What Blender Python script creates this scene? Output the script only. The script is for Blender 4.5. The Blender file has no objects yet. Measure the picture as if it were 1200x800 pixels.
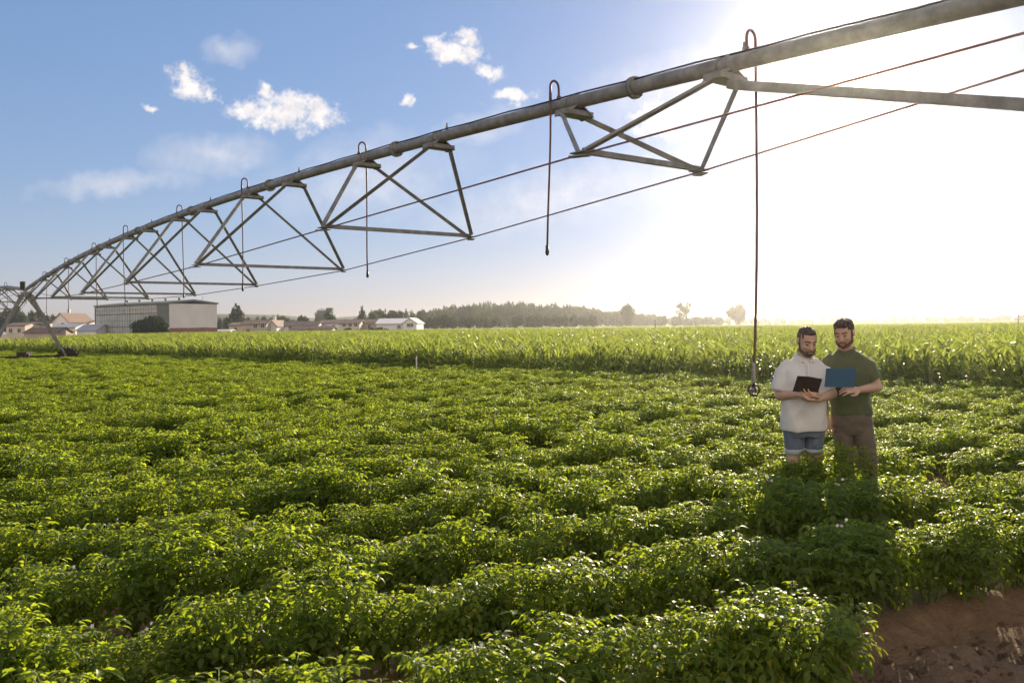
import bpy, math, random
import numpy as np
from mathutils import Vector, Matrix, Euler, Quaternion

random.seed(7)
R = np.random.default_rng(11)
PI = math.pi
SC = bpy.context.scene
COL = SC.collection
V = Vector

# ------------------------------------------------------------------ camera model (metres; the lens looks along +Y)
CAMH, F, ROLL, HV = 1.8, 1000.0, 0.0131, -17.3


def at(x, y, Y):
    """World point at depth Y that a 1200x800 frame shows at pixel x, y."""
    a, b = x - 600.0, y - 400.0
    u, v = a - b * ROLL, a * ROLL + b - HV
    return V((u * Y / F, Y, CAMH - v * Y / F))


# ------------------------------------------------------------------ small helpers
def tag(o, label=None, cat=None, group=None, kind=None):
    if label: o['label'] = label
    if cat: o['category'] = cat
    if group: o['group'] = group
    if kind: o['kind'] = kind
    return o


def empty(name, loc=(0, 0, 0), parent=None, rz=0.0):
    o = bpy.data.objects.new(name, None)
    COL.objects.link(o)
    o.empty_display_size = 0.2
    o.location = loc
    o.rotation_euler = (0, 0, rz)
    if parent: o.parent = parent
    return o


class MB:
    """Collects shapes; build() links them as one mesh object."""
    def __init__(s):
        s.v, s.f, s.m, s.t = [], [], [], []
        s.mi, s.tint = 0, 0.5

    def add(s, vs, fs):
        n = len(s.v)
        s.v.extend([tuple(p) for p in vs])
        s.t.extend([s.tint] * len(vs))
        for f in fs:
            s.f.append(tuple(i + n for i in f))
            s.m.append(s.mi)

    def box(s, c, d, M=None):
        x, y, z = d[0] / 2, d[1] / 2, d[2] / 2
        vs = [V((a, b, e)) for e in (-z, z) for b in (-y, y) for a in (-x, x)]
        if M is not None: vs = [M @ p for p in vs]
        vs = [p + V(c) for p in vs]
        s.add(vs, [(0, 2, 3, 1), (4, 5, 7, 6), (0, 1, 5, 4), (2, 6, 7, 3), (0, 4, 6, 2), (1, 3, 7, 5)])

    def tube(s, pts, r, n=10, cap=True):
        pts = [V(p) for p in pts]
        rs = r if isinstance(r, (list, tuple)) else [r] * len(pts)
        up = None
        vs, fs = [], []
        for i, p in enumerate(pts):
            t = (pts[min(i + 1, len(pts) - 1)] - pts[max(i - 1, 0)]).normalized()
            if up is None:
                up = V((0, 0, 1)) if abs(t.z) < 0.9 else V((1, 0, 0))
            a = t.cross(up).normalized()
            up = a.cross(t).normalized()
            for k in range(n):
                w = 2 * PI * k / n
                vs.append(p + (a * math.cos(w) + up * math.sin(w)) * rs[i])
        for i in range(len(pts) - 1):
            for k in range(n):
                k2 = (k + 1) % n
                fs.append((i * n + k, i * n + k2, (i + 1) * n + k2, (i + 1) * n + k))
        if cap:
            fs.append(tuple(range(n - 1, -1, -1)))
            fs.append(tuple((len(pts) - 1) * n + k for k in range(n)))
        s.add(vs, fs)

    def beam(s, P, Q, a, b, up=(0, 0, 1)):
        """Rectangular bar from P to Q, a wide, b thick."""
        P, Q = V(P), V(Q)
        t = (Q - P).normalized()
        up = V(up)
        if abs(t.dot(up)) > 0.95: up = V((1, 0, 0))
        x = t.cross(up).normalized(); y = x.cross(t)
        M = Matrix((x, y, t)).transposed()
        s.box((P + Q) / 2, (a, b, (Q - P).length), M)

    def angle(s, P, Q, a, th=0.006, up=(0, 0, 1)):
        """Steel angle (L section) from P to Q, legs a wide."""
        P, Q = V(P), V(Q)
        t = (Q - P).normalized()
        up = V(up)
        if abs(t.dot(up)) > 0.95: up = V((1, 0, 0))
        x = t.cross(up).normalized(); y = x.cross(t)
        prof = [(0, 0), (a, 0), (a, th), (th, th), (th, a), (0, a)]
        vs = [E_ + x * (p[0] - a * .35) + y * (p[1] - a * .35) for E_ in (P, Q) for p in prof]
        fs = [(i, (i + 1) % 6, (i + 1) % 6 + 6, i + 6) for i in range(6)] + [(5, 4, 3, 2, 1, 0), (6, 7, 8, 9, 10, 11)]
        s.add(vs, fs)

    def ellipsoid(s, c, r, M=None, nu=16, nv=10):
        vs = [V((0, 0, r[2]))]
        for j in range(1, nv):
            ph = PI * j / nv
            for i in range(nu):
                th = 2 * PI * i / nu
                vs.append(V((r[0] * math.sin(ph) * math.cos(th), r[1] * math.sin(ph) * math.sin(th), r[2] * math.cos(ph))))
        vs.append(V((0, 0, -r[2])))
        if M is not None: vs = [M @ p for p in vs]
        vs = [p + V(c) for p in vs]
        fs = [(0, 1 + i, 1 + (i + 1) % nu) for i in range(nu)]
        for j in range(nv - 2):
            for i in range(nu):
                a, b = 1 + j * nu + i, 1 + j * nu + (i + 1) % nu
                fs.append((a, a + nu, b + nu, b))
        L_ = 1 + (nv - 2) * nu
        fs += [(L_ + i, len(vs) - 1, L_ + (i + 1) % nu) for i in range(nu)]
        s.add(vs, fs)

    def capsule(s, P, Q, r1, r2, n=14):
        P, Q = V(P), V(Q)
        t = (Q - P).normalized()
        pts, rs = [], []
        for k in range(5):
            w = PI / 2 * k / 4.0
            pts.append(P - t * r1 * math.cos(w)); rs.append(max(r1 * math.sin(w), r1 * .05))
        for k in range(5):
            w = PI / 2 * k / 4.0
            pts.append(Q + t * r2 * math.sin(w)); rs.append(max(r2 * math.cos(w), r2 * .05))
        s.tube(pts, rs, n)

    def loft(s, rings, n=28):
        """rings: (centre, rx, ry, yaw) from bottom to top; closed."""
        vs, fs = [], []
        for c, rx, ry, yw in rings:
            for k in range(n):
                w = 2 * PI * k / n
                e = 0.86
                cx_, sy_ = math.cos(w), math.sin(w)
                px = rx * math.copysign(abs(cx_) ** e, cx_); py = ry * math.copysign(abs(sy_) ** e, sy_)
                vs.append(V(c) + V((px * math.cos(yw) - py * math.sin(yw), px * math.sin(yw) + py * math.cos(yw), 0)))
        for i in range(len(rings) - 1):
            for k in range(n):
                k2 = (k + 1) % n
                fs.append((i * n + k, i * n + k2, (i + 1) * n + k2, (i + 1) * n + k))
        fs.append(tuple(range(n - 1, -1, -1))); fs.append(tuple((len(rings) - 1) * n + k for k in range(n)))
        s.add(vs, fs)

    def mesh(s, name, mats, smooth=False, tint=False):
        me = bpy.data.meshes.new(name)
        me.from_pydata(s.v, [], s.f)
        mats = mats if isinstance(mats, (list, tuple)) else [mats]
        for m in mats: me.materials.append(m)
        if len(mats) > 1: me.polygons.foreach_set('material_index', s.m)
        if smooth: me.polygons.foreach_set('use_smooth', [True] * len(s.f))
        if tint:
            a = me.attributes.new('tint', 'FLOAT', 'POINT'); a.data.foreach_set('value', s.t)
        me.update()
        return me

    def build(s, name, mats, parent=None, smooth=False, tint=False, loc=None):
        o = bpy.data.objects.new(name, s.mesh(name, mats, smooth, tint))
        COL.objects.link(o)
        if loc is not None: o.location = loc
        if parent: o.parent = parent
        return o


def link_mesh(name, me, parent=None, loc=(0, 0, 0)):
    o = bpy.data.objects.new(name, me); COL.objects.link(o); o.location = loc
    if parent: o.parent = parent
    return o


def _h(ix, iy, iz):
    n = (ix * 374761393 + iy * 668265263 + iz * 2147483647 * 3) & 0xffffffff
    n = ((n ^ (n >> 13)) * 1274126177) & 0xffffffff
    return ((n ^ (n >> 16)) & 0xffff) / 65535.0


def vnoise(x, y, z=None):
    x = np.asarray(x, float); y = np.asarray(y, float); z = np.zeros_like(x) if z is None else np.asarray(z, float)
    ix, iy, iz = np.floor(x).astype(np.int64), np.floor(y).astype(np.int64), np.floor(z).astype(np.int64)
    fx, fy, fz = x - ix, y - iy, z - iz
    s = lambda t: t * t * (3 - 2 * t)
    fx, fy, fz = s(fx), s(fy), s(fz)
    o = 0
    for a in (0, 1):
        for b in (0, 1):
            for c in (0, 1):
                w = (fx if a else 1 - fx) * (fy if b else 1 - fy) * (fz if c else 1 - fz)
                o = o + w * _h(ix + a, iy + b, iz + c)
    return o * 2 - 1


# ------------------------------------------------------------------ materials
class NT:
    def __init__(s, name):
        s.mat = bpy.data.materials.new(name); s.mat.use_nodes = True
        s.n, s.l = s.mat.node_tree.nodes, s.mat.node_tree.links
        s.n.clear(); s.out = s.n.new('ShaderNodeOutputMaterial')

    def node(s, t, **kw):
        o = s.n.new(t)
        for k, v in kw.items(): setattr(o, k, v)
        return o

    def mixc(s, fac, a, b, mode='MIX'):
        m = s.node('ShaderNodeMix', data_type='RGBA', blend_type=mode)
        for sock, val in ((m.inputs[0], fac), (m.inputs[6], a), (m.inputs[7], b)):
            if hasattr(val, 'is_linked'): s.l.new(val, sock)
            elif isinstance(val, (int, float)): sock.default_value = val
            else: sock.default_value = (*val, 1)
        return m.outputs[2]

    def noise(s, scale, detail=4, rough=.55, coord='Object', obj_offset=False):
        tc = s.node('ShaderNodeTexCoord')
        nz = s.node('ShaderNodeTexNoise'); nz.inputs['Scale'].default_value = scale
        nz.inputs['Detail'].default_value = detail; nz.inputs['Roughness'].default_value = rough
        s.l.new(tc.outputs[coord], nz.inputs['Vector'])
        return nz.outputs['Fac']

    def ramp(s, fac, stops):
        r = s.node('ShaderNodeValToRGB'); e = r.color_ramp.elements
        while len(e) < len(stops): e.new(.5)
        for k, (p, c) in enumerate(stops):
            e[k].position = p; e[k].color = (*c, 1)
        s.l.new(fac, r.inputs[0])
        return r.outputs[0]

    def bump(s, h, strength=.3, dist=.01):
        b = s.node('ShaderNodeBump'); b.inputs['Strength'].default_value = strength; b.inputs['Distance'].default_value = dist
        s.l.new(h, b.inputs['Height'])
        return b.outputs[0]

    def principled(s, col, rough=.6, metal=0.0, spec=.5, normal=None):
        p = s.node('ShaderNodeBsdfPrincipled')
        if hasattr(col, 'is_linked'): s.l.new(col, p.inputs['Base Color'])
        else: p.inputs['Base Color'].default_value = (*col, 1)
        if hasattr(rough, 'is_linked'): s.l.new(rough, p.inputs['Roughness'])
        else: p.inputs['Roughness'].default_value = rough
        p.inputs['Metallic'].default_value = metal
        p.inputs['Specular IOR Level'].default_value = spec
        if normal is not None: s.l.new(normal, p.inputs['Normal'])
        return p

    def done(s, sh):
        s.l.new(sh.outputs[0], s.out.inputs['Surface'])
        return s.mat


def simple(name, c1, c2=None, scale=4.0, rough=.7, metal=0.0, bump=0.0, bscale=40, bd=.01, spec=.4, detail=5):
    t = NT(name)
    c2 = c2 or tuple(x * .7 for x in c1)
    f = t.noise(scale, detail)
    col = t.ramp(f, [(.3, c2), (.7, c1)])
    nrm = t.bump(t.noise(bscale, 4), bump, bd) if bump else None
    return t.done(t.principled(col, rough, metal, spec, nrm))


def leaf_mat(name, dark, mid, light, trans, tfac=.45, rough=.42, spec=.5, oscale=.35):
    t = NT(name)
    at_ = t.node('ShaderNodeAttribute', attribute_name='tint')
    oi = t.node('ShaderNodeObjectInfo')
    a = t.node('ShaderNodeMath', operation='MULTIPLY_ADD'); a.inputs[1].default_value = oscale; a.inputs[2].default_value = -oscale / 2
    t.l.new(oi.outputs['Random'], a.inputs[0])
    b = t.node('ShaderNodeMath', operation='ADD', use_clamp=True)
    t.l.new(at_.outputs['Fac'], b.inputs[0]); t.l.new(a.outputs[0], b.inputs[1])
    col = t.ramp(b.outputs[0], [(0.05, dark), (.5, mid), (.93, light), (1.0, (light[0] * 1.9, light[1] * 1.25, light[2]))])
    tcol = t.mixc(.72, col, trans)
    p = t.principled(col, rough, 0, spec)
    tr = t.node('ShaderNodeBsdfTranslucent'); t.l.new(tcol, tr.inputs['Color'])
    mx = t.node('ShaderNodeMixShader'); mx.inputs[0].default_value = tfac
    t.l.new(p.outputs[0], mx.inputs[1]); t.l.new(tr.outputs[0], mx.inputs[2])
    return t.done(mx)


M = {}
M['potato'] = leaf_mat('potato_leaf', (.034, .060, .009), (.068, .110, .013), (.115, .170, .020), (.62, .76, .03), .57, .46, .35, .45)
M['stem'] = simple('plant_stem', (.12, .17, .04), (.08, .12, .03), 20)
M['blossom'] = simple('potato_blossom', (.80, .76, .78), (.7, .62, .66), 30)
M['maize'] = leaf_mat('maize_leaf', (.045, .080, .020), (.085, .140, .030), (.135, .19, .045), (.46, .53, .07), .52, .42, .4, .3)
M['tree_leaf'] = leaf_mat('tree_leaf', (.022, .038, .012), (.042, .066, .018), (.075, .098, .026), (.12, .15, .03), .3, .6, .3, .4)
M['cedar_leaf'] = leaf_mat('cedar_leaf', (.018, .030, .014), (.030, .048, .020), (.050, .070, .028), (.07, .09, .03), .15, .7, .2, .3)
M['bark'] = simple('bark', (.11, .08, .055), (.06, .045, .03), 12, .9, 0, .5, 30)
def steel_mat():
    t = NT('galvanised_steel')
    f = t.noise(7, 6); g = t.noise(46, 3)
    col = t.ramp(f, [(.3, (.15, .152, .14)), (.55, (.235, .235, .22)), (.75, (.34, .338, .315))])
    col = t.mixc(t.ramp(g, [(.62, (0, 0, 0)), (.75, (.5, .5, .5))]), col, (.16, .11, .07))
    rg = t.ramp(g, [(.3, (.42,) * 3), (.7, (.62,) * 3)])
    return t.done(t.principled(col, rg, .15, .5, t.bump(g, .15, .004)))
M['steel'] = steel_mat()
M['hose'] = simple('brown_rubber_hose', (.15, .062, .048), (.09, .04, .033), 6, .55)
M['rod'] = simple('rusted_steel_rod', (.20, .085, .06), (.12, .055, .042), 5, .6)
M['black'] = simple('black_plastic', (.022, .02, .02), (.014, .013, .013), 9, .45)
M['weight'] = simple('grey_nozzle_plastic', (.26, .25, .23), (.16, .15, .14), 30, .4)
M['rubber'] = simple('muddy_tyre_rubber', (.055, .04, .03), (.02, .018, .016), 9, .85, 0, .5, 24)
M['skin'] = simple('skin', (.60, .385, .28), (.53, .32, .225), 9, .5, 0, .15, 120, .003)
M['lips'] = simple('lip_skin', (.34, .15, .12), (.30, .13, .10), 30, .45)
M['hair'] = simple('dark_brown_hair', (.085, .050, .032), (.04, .024, .016), 90, .55, 0, .9, 160, .006)
M['beard'] = simple('brown_beard_hair', (.14, .078, .048), (.07, .04, .026), 110, .6, 0, .9, 190, .005)
M['eye'] = simple('eye', (.06, .045, .04), (.02, .015, .012), 60, .2)
def cloth_mat(name, c1, c2, scale=240, rough=.9):
    t = NT(name)
    f = t.noise(scale, 3, .7); g = t.noise(7, 4)
    col = t.ramp(f, [(.35, c2), (.65, c1)])
    col = t.mixc(.25, col, t.ramp(g, [(.3, tuple(x * .8 for x in c2)), (.7, c1)]))
    p = t.principled(col, rough, 0, .2, t.bump(f, .25, .002))
    p.inputs['Sheen Weight'].default_value = .6; p.inputs['Sheen Roughness'].default_value = .35
    return t.done(p)
M['grey_polo'] = cloth_mat('grey_marl_cotton', (.74, .72, .70), (.62, .60, .585))
M['green_polo'] = cloth_mat('dark_green_cotton', (.115, .135, .070), (.085, .10, .052))
M['denim'] = cloth_mat('blue_denim', (.16, .19, .245), (.09, .115, .16))
M['denim_cuff'] = cloth_mat('pale_denim_cuff', (.42, .46, .50), (.30, .34, .39))
M['chino'] = cloth_mat('brown_grey_cotton_twill', (.17, .135, .105), (.12, .094, .074))
M['shoe'] = simple('brown_boot_leather', (.09, .055, .035), (.05, .03, .02), 12, .6)
M['notebook'] = simple('dark_brown_leatherette', (.040, .024, .020), (.026, .016, .014), 40, .45, 0, .2, 200, .001)
M['paper'] = simple('paper', (.78, .77, .73), (.72, .71, .67), 6, .9)
M['blue_board'] = simple('blue_plastic', (.06, .16, .29), (.05, .13, .25), 5, .38)
M['white_wall'] = simple('white_render', (.82, .80, .78), (.68, .66, .63), .5, .9)
M['cream_wall'] = simple('cream_render', (.66, .60, .50), (.54, .48, .40), .5, .9)
M['tan_wall'] = simple('tan_render', (.52, .46, .38), (.42, .36, .29), .5, .9)
M['blue_wall'] = simple('pale_blue_grey_sheet', (.42, .45, .50), (.34, .37, .42), .4, .6)
M['sheet'] = simple('pale_metal_sheet', (.80, .77, .75), (.70, .675, .66), .35, .6)
M['dark_sheet'] = simple('grey_green_metal_sheet', (.17, .19, .17), (.12, .135, .12), .4, .6)
M['glazing'] = simple('translucent_panel', (.50, .52, .50), (.34, .37, .36), .55, .35)
M['glazing_pale'] = simple('pale_translucent_panel', (.55, .53, .46), (.42, .41, .36), .8, .35)
M['brick'] = simple('red_brick', (.33, .15, .12), (.24, .11, .09), 1.2, .9)
M['terracotta'] = simple('terracotta_tiles', (.225, .145, .118), (.16, .108, .09), 1.5, .85, 0, .6, 6, .05)
M['old_tile'] = simple('brown_weathered_tiles', (.25, .16, .11), (.16, .105, .075), 1.5, .9, 0, .6, 6, .05)
M['window'] = simple('dark_window_glass', (.035, .04, .045), (.02, .022, .025), 2, .15)
M['wood'] = simple('weathered_timber', (.22, .17, .12), (.13, .10, .07), 8, .9)
M['white_paint'] = simple('white_painted_timber', (.75, .74, .70), (.6, .58, .54), 10, .6)


def soil_mat():
    t = NT('dry_reddish_soil')
    a = t.noise(.9, 5); b = t.noise(14, 8, .7); c = t.noise(75, 5, .7)
    col = t.ramp(b, [(.25, (.20, .122, .070)), (.5, (.34, .225, .138)), (.8, (.48, .345, .22))])
    col = t.mixc(t.ramp(a, [(.35, (0, 0, 0)), (.65, (.5, .5, .5))]), col, (.20, .115, .066))
    h = t.node('ShaderNodeMath', operation='MULTIPLY_ADD'); h.inputs[1].default_value = .35
    t.l.new(c, h.inputs[0]); t.l.new(b, h.inputs[2])
    return t.done(t.principled(col, .95, 0, .15, t.bump(h.outputs[0], 1.0, .06)))
M['soil'] = soil_mat()

# ------------------------------------------------------------------ camera, light, sky
cam_d = bpy.data.cameras.new('camera'); cam = bpy.data.objects.new('camera', cam_d); COL.objects.link(cam)
cam.location = (0, 0, CAMH)
cam.rotation_euler = (Matrix.Rotation(ROLL, 3, 'Y') @ Matrix.Rotation(PI / 2, 3, 'X')).to_euler()
cam_d.sensor_width = 36; cam_d.lens = 30.0; cam_d.shift_y = HV / 1200.0
cam_d.clip_start = .05; cam_d.clip_end = 20000
cam_d.dof.use_dof = True; cam_d.dof.focus_distance = 8.2; cam_d.dof.aperture_fstop = 5.0
SC.camera = cam

SUN_AZ, SUN_EL = math.radians(21.5), math.radians(15.2)     # azimuth from +Y towards +X
sun_dir = V((math.sin(SUN_AZ) * math.cos(SUN_EL), math.cos(SUN_AZ) * math.cos(SUN_EL), math.sin(SUN_EL)))
sd = bpy.data.lights.new('sun', 'SUN'); sun = bpy.data.objects.new('sun', sd); COL.objects.link(sun)
sd.energy = 5.0; sd.angle = math.radians(.6); sd.color = (1.0, .84, .60)
sun.rotation_euler = (-sun_dir).to_track_quat('-Z', 'Y').to_euler()
sun.location = (0, 0, 50)

W = bpy.data.worlds.new('World'); SC.world = W; W.use_nodes = True
wn, wl = W.node_tree.nodes, W.node_tree.links; wn.clear()
wo = wn.new('ShaderNodeOutputWorld'); bg = wn.new('ShaderNodeBackground')
sky = wn.new('ShaderNodeTexSky'); sky.sky_type = 'NISHITA'; sky.sun_disc = False
sky.sun_elevation = SUN_EL; sky.sun_rotation = SUN_AZ
sky.air_density = 1.15; sky.dust_density = .15; sky.ozone_density = 6.0; sky.altitude = 50
bg.inputs['Strength'].default_value = .13
tcw = wn.new('ShaderNodeTexCoord')
sep = wn.new('ShaderNodeSeparateXYZ'); wl.new(tcw.outputs['Generated'], sep.inputs[0])


def wmath(op, a, b=None, c=None, clamp=False):
    n = wn.new('ShaderNodeMath'); n.operation = op; n.use_clamp = clamp
    for i, q in enumerate((a, b, c)):
        if q is None: continue
        if hasattr(q, 'is_linked'): wl.new(q, n.inputs[i])
        else: n.inputs[i].default_value = q
    return n.outputs[0]


# small cumulus puffs and thin veils, placed by direction on the vault of the sky
yy = wmath('MAXIMUM', sep.outputs['Y'], .05)
comb = wn.new('ShaderNodeCombineXYZ')
wl.new(wmath('DIVIDE', sep.outputs['X'], yy), comb.inputs[0]); wl.new(wmath('DIVIDE', sep.outputs['Z'], yy), comb.inputs[1])
def wnoise(scale, detail, rough, off=0.0):
    n = wn.new('ShaderNodeTexNoise'); n.inputs['Scale'].default_value = scale; n.inputs['Detail'].default_value = detail
    n.inputs['Roughness'].default_value = rough
    ad = wn.new('ShaderNodeVectorMath'); ad.operation = 'ADD'; ad.inputs[1].default_value = (off, off, off)
    wl.new(comb.outputs[0], ad.inputs[0]); wl.new(ad.outputs[0], n.inputs['Vector'])
    return n
warp = wnoise(26, 5, .6, 3.1)
wv = wn.new('ShaderNodeVectorMath'); wv.operation = 'MULTIPLY_ADD'
wl.new(warp.outputs['Color'], wv.inputs[0]); wv.inputs[1].default_value = (.044, .044, 0)
sub = wn.new('ShaderNodeVectorMath'); sub.operation = 'SUBTRACT'; wl.new(comb.outputs[0], sub.inputs[0]); sub.inputs[1].default_value = (.022, .022, 0)
wl.new(sub.outputs[0], wv.inputs[2])
def uv_at(x, y):
    a, b = x - 600.0, y - 400.0
    return (a - b * ROLL) / F, -(a * ROLL + b - HV) / F
def blobs(lst):
    acc = None
    for x, y, rx, ry, rot in lst:
        mp = wn.new('ShaderNodeMapping'); mp.vector_type = 'TEXTURE'
        u, w = uv_at(x, y)
        mp.inputs['Location'].default_value = (u, w, 0); mp.inputs['Rotation'].default_value = (0, 0, math.radians(-rot))
        mp.inputs['Scale'].default_value = (rx / F, ry / F, 1)
        wl.new(wv.outputs[0], mp.inputs['Vector'])
        ln = wn.new('ShaderNodeVectorMath'); ln.operation = 'LENGTH'; wl.new(mp.outputs[0], ln.inputs[0])
        d = wmath('SUBTRACT', 1.0, ln.outputs['Value'])
        acc = d if acc is None else wmath('MAXIMUM', acc, d)
    return acc
dens = blobs([(292, 130, 36, 15, 12), (328, 134, 56, 27, 8), (374, 130, 34, 20, 25), (312, 110, 20, 9, 35), (345, 122, 40, 20, 0),
              (220, 100, 34, 19, 18), (213, 84, 11, 9, 50), (246, 108, 16, 10, 20),
              (532, 62, 44, 19, 10), (512, 52, 26, 8, 15), (574, 84, 22, 12, 30), (546, 46, 18, 13, 0), (480, 55, 12, 5, 15),
              (602, 113, 32, 13, -5), (480, 116, 10, 12, 0), (172, 125, 10, 6, 30), (772, 138, 40, 30, 0)])
det = wnoise(60, 9, .70, 9.0)
cl = wmath('ADD', dens, wmath('MULTIPLY_ADD', det.outputs['Fac'], 2.1, -1.08))
cl = wn_cl = wmath('MULTIPLY', wmath('SUBTRACT', cl, -.05), 1.15, None, True)
mr = wn.new('ShaderNodeMapRange'); mr.interpolation_type = 'SMOOTHSTEP'; wl.new(cl, mr.inputs['Value'])
puff = mr.outputs[0]
veil = blobs([(130, 214, 110, 20, -4), (262, 58, 40, 22, 0), (250, 180, 90, 30, 0), (640, 235, 160, 45, -10), (560, 150, 90, 24, -14), (420, 210, 150, 60, -10), (800, 100, 160, 50, -12)])
det2 = wnoise(9, 6, .6, 5.0)
ve = wmath('MULTIPLY', wmath('ADD', veil, wmath('MULTIPLY_ADD', det2.outputs['Fac'], 1.2, -.62)), .55, None, True)
front = wmath('GREATER_THAN', sep.outputs['Y'], .08)
cov = wmath('MULTIPLY', wmath('MAXIMUM', wmath('MULTIPLY', puff, .92), wmath('MULTIPLY', ve, .75)), front)
mixw = wn.new('ShaderNodeMix'); mixw.data_type = 'RGBA'
gm_ = wn.new('ShaderNodeGamma'); gm_.inputs[1].default_value = .47; wl.new(sky.outputs[0], gm_.inputs[0])
tn = wn.new('ShaderNodeMix'); tn.data_type = 'RGBA'; tn.blend_type = 'MULTIPLY'; tn.inputs[0].default_value = 1.0
hs_ = wn.new('ShaderNodeHueSaturation'); hs_.inputs['Saturation'].default_value = 1.28; wl.new(gm_.outputs[0], hs_.inputs['Color']); wl.new(hs_.outputs[0], tn.inputs[6]); tn.inputs[7].default_value = (1.12, .965, 1.09, 1)
wl.new(cov, mixw.inputs[0]); wl.new(tn.outputs[2], mixw.inputs[6])
cmx = wn.new('ShaderNodeMix'); cmx.data_type = 'RGBA'; cmx.inputs[6].default_value = (3.1, 2.95, 3.0, 1); cmx.inputs[7].default_value = (4.3, 3.95, 3.7, 1)
cs = wn.new('ShaderNodeMapRange'); wl.new(wnoise(40, 5, .6, 17.0).outputs['Fac'], cs.inputs['Value']); cs.inputs['From Min'].default_value = .35; cs.inputs['From Max'].default_value = .62
wl.new(cs.outputs[0], cmx.inputs[0]); wl.new(cmx.outputs[2], mixw.inputs[7])
# unseen broken cloud added behind the camera as warm fill light
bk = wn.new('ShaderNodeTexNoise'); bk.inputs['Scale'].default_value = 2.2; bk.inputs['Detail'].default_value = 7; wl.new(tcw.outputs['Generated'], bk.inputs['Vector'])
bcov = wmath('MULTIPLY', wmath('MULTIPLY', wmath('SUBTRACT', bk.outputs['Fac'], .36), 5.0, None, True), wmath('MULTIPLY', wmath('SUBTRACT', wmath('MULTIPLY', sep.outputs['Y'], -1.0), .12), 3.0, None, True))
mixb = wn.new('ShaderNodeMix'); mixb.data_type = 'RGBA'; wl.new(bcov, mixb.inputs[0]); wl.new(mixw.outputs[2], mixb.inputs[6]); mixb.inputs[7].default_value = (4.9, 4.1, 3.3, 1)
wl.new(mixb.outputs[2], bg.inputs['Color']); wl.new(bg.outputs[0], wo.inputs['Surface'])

# ------------------------------------------------------------------ field layout
RA = math.radians(21.0)
rdir = np.array([math.cos(RA), math.sin(RA)]); rper = np.array([-math.sin(RA), math.cos(RA)])
C0, ROWS = 3.05, .98
def edge_y(X): return 25.9 - .985 * X
# irrigation machine axis
TH = .65376; AX = np.array([2.083, 8.2]); AD = np.array([-math.sin(TH), math.cos(TH)]); AN = np.array([math.cos(TH), math.sin(TH)])
T1, T2, TSP = 43.2, -5.3, 48.5
def axp(t, n=0.0, z=0.0):
    q = AX + AD * t + AN * n
    return V((q[0], q[1], z))

# ------------------------------------------------------------------ ground: one sheet to the horizon, ridged under the crop
def axis(lo, hi, step, far_lo, far_hi, g=1.16):
    a = list(np.arange(lo, hi, step)); s = step
    while a[-1] < far_hi: s = min(s * g, 400); a.append(a[-1] + s)
    s = step; b = []
    x = lo
    while x > far_lo: s = min(s * g, 400); x -= s; b.append(x)
    return np.array(b[::-1] + a)
gx = axis(-4, 6.0, .040, -1100, 1100); gy = axis(1.6, 9, .040, -300, 1200)
GX, GY = np.meshgrid(gx, gy)
c = GX * rper[0] + GY * rper[1]
ph = (c - C0) / ROWS
ridge = np.clip(.5 + .55 * np.cos(2 * PI * ph), 0, 1) * .13
infield = (c > C0 - .45) & (GY < edge_y(GX) - .6) & ~((c < 3.55) & (GX > 1.35))
ridge = np.where(infield, ridge, 0.0)
near = np.clip(1 - np.hypot(GX, GY - 5) / 14, 0, 1)
bare = ((c < C0 + .5) & (GX > .8)) * 1.0
clod = (1 + .6 * bare) * (.030 * vnoise(GX * 5, GY * 5) + .020 * vnoise(GX * 12, GY * 12) + .020 * np.maximum(0, vnoise(GX * 17, GY * 17)))
GZ = ridge + clod * np.minimum(near * 2, 1) - .01
nX, nY = len(gx), len(gy)
idx = np.arange(nX * nY).reshape(nY, nX)
quads = np.stack([idx[:-1, :-1], idx[:-1, 1:], idx[1:, 1:], idx[1:, :-1]], -1).reshape(-1, 4)
gm = bpy.data.meshes.new('ground')
gm.vertices.add(nX * nY); gm.vertices.foreach_set('co', np.stack([GX, GY, GZ], -1).reshape(-1).astype(np.float32))
gm.loops.add(quads.size); gm.loops.foreach_set('vertex_index', quads.reshape(-1).astype(np.int32))
gm.polygons.add(len(quads)); gm.polygons.foreach_set('loop_start', np.arange(0, quads.size, 4, dtype=np.int32))
gm.update(calc_edges=True); gm.polygons.foreach_set('use_smooth', [True] * len(quads))
gm.materials.append(M['soil'])
tag(link_mesh('ground', gm), 'reddish brown bare soil under and in front of the crops', 'ground', kind='structure')

# ------------------------------------------------------------------ potato plants
def leaflet(mb, P, d, n, L_, w, droop, fold):
    d = d.normalized(); x = d.cross(n).normalized(); n = x.cross(d).normalized()
    def pt(t, s_):
        return P + d * (L_ * t) + x * (w * s_) + n * (fold * w * abs(s_) * 1.1 - droop * L_ * t * t)
    vs = [pt(0, 0), pt(.32, -.5), pt(.30, 0), pt(.32, .5), pt(.68, -.36), pt(.68, 0), pt(.68, .36), pt(1, 0)]
    mb.add(vs, [(0, 2, 1), (0, 3, 2), (1, 2, 5, 4), (2, 3, 6, 5), (4, 5, 7), (5, 6, 7)])


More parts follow.
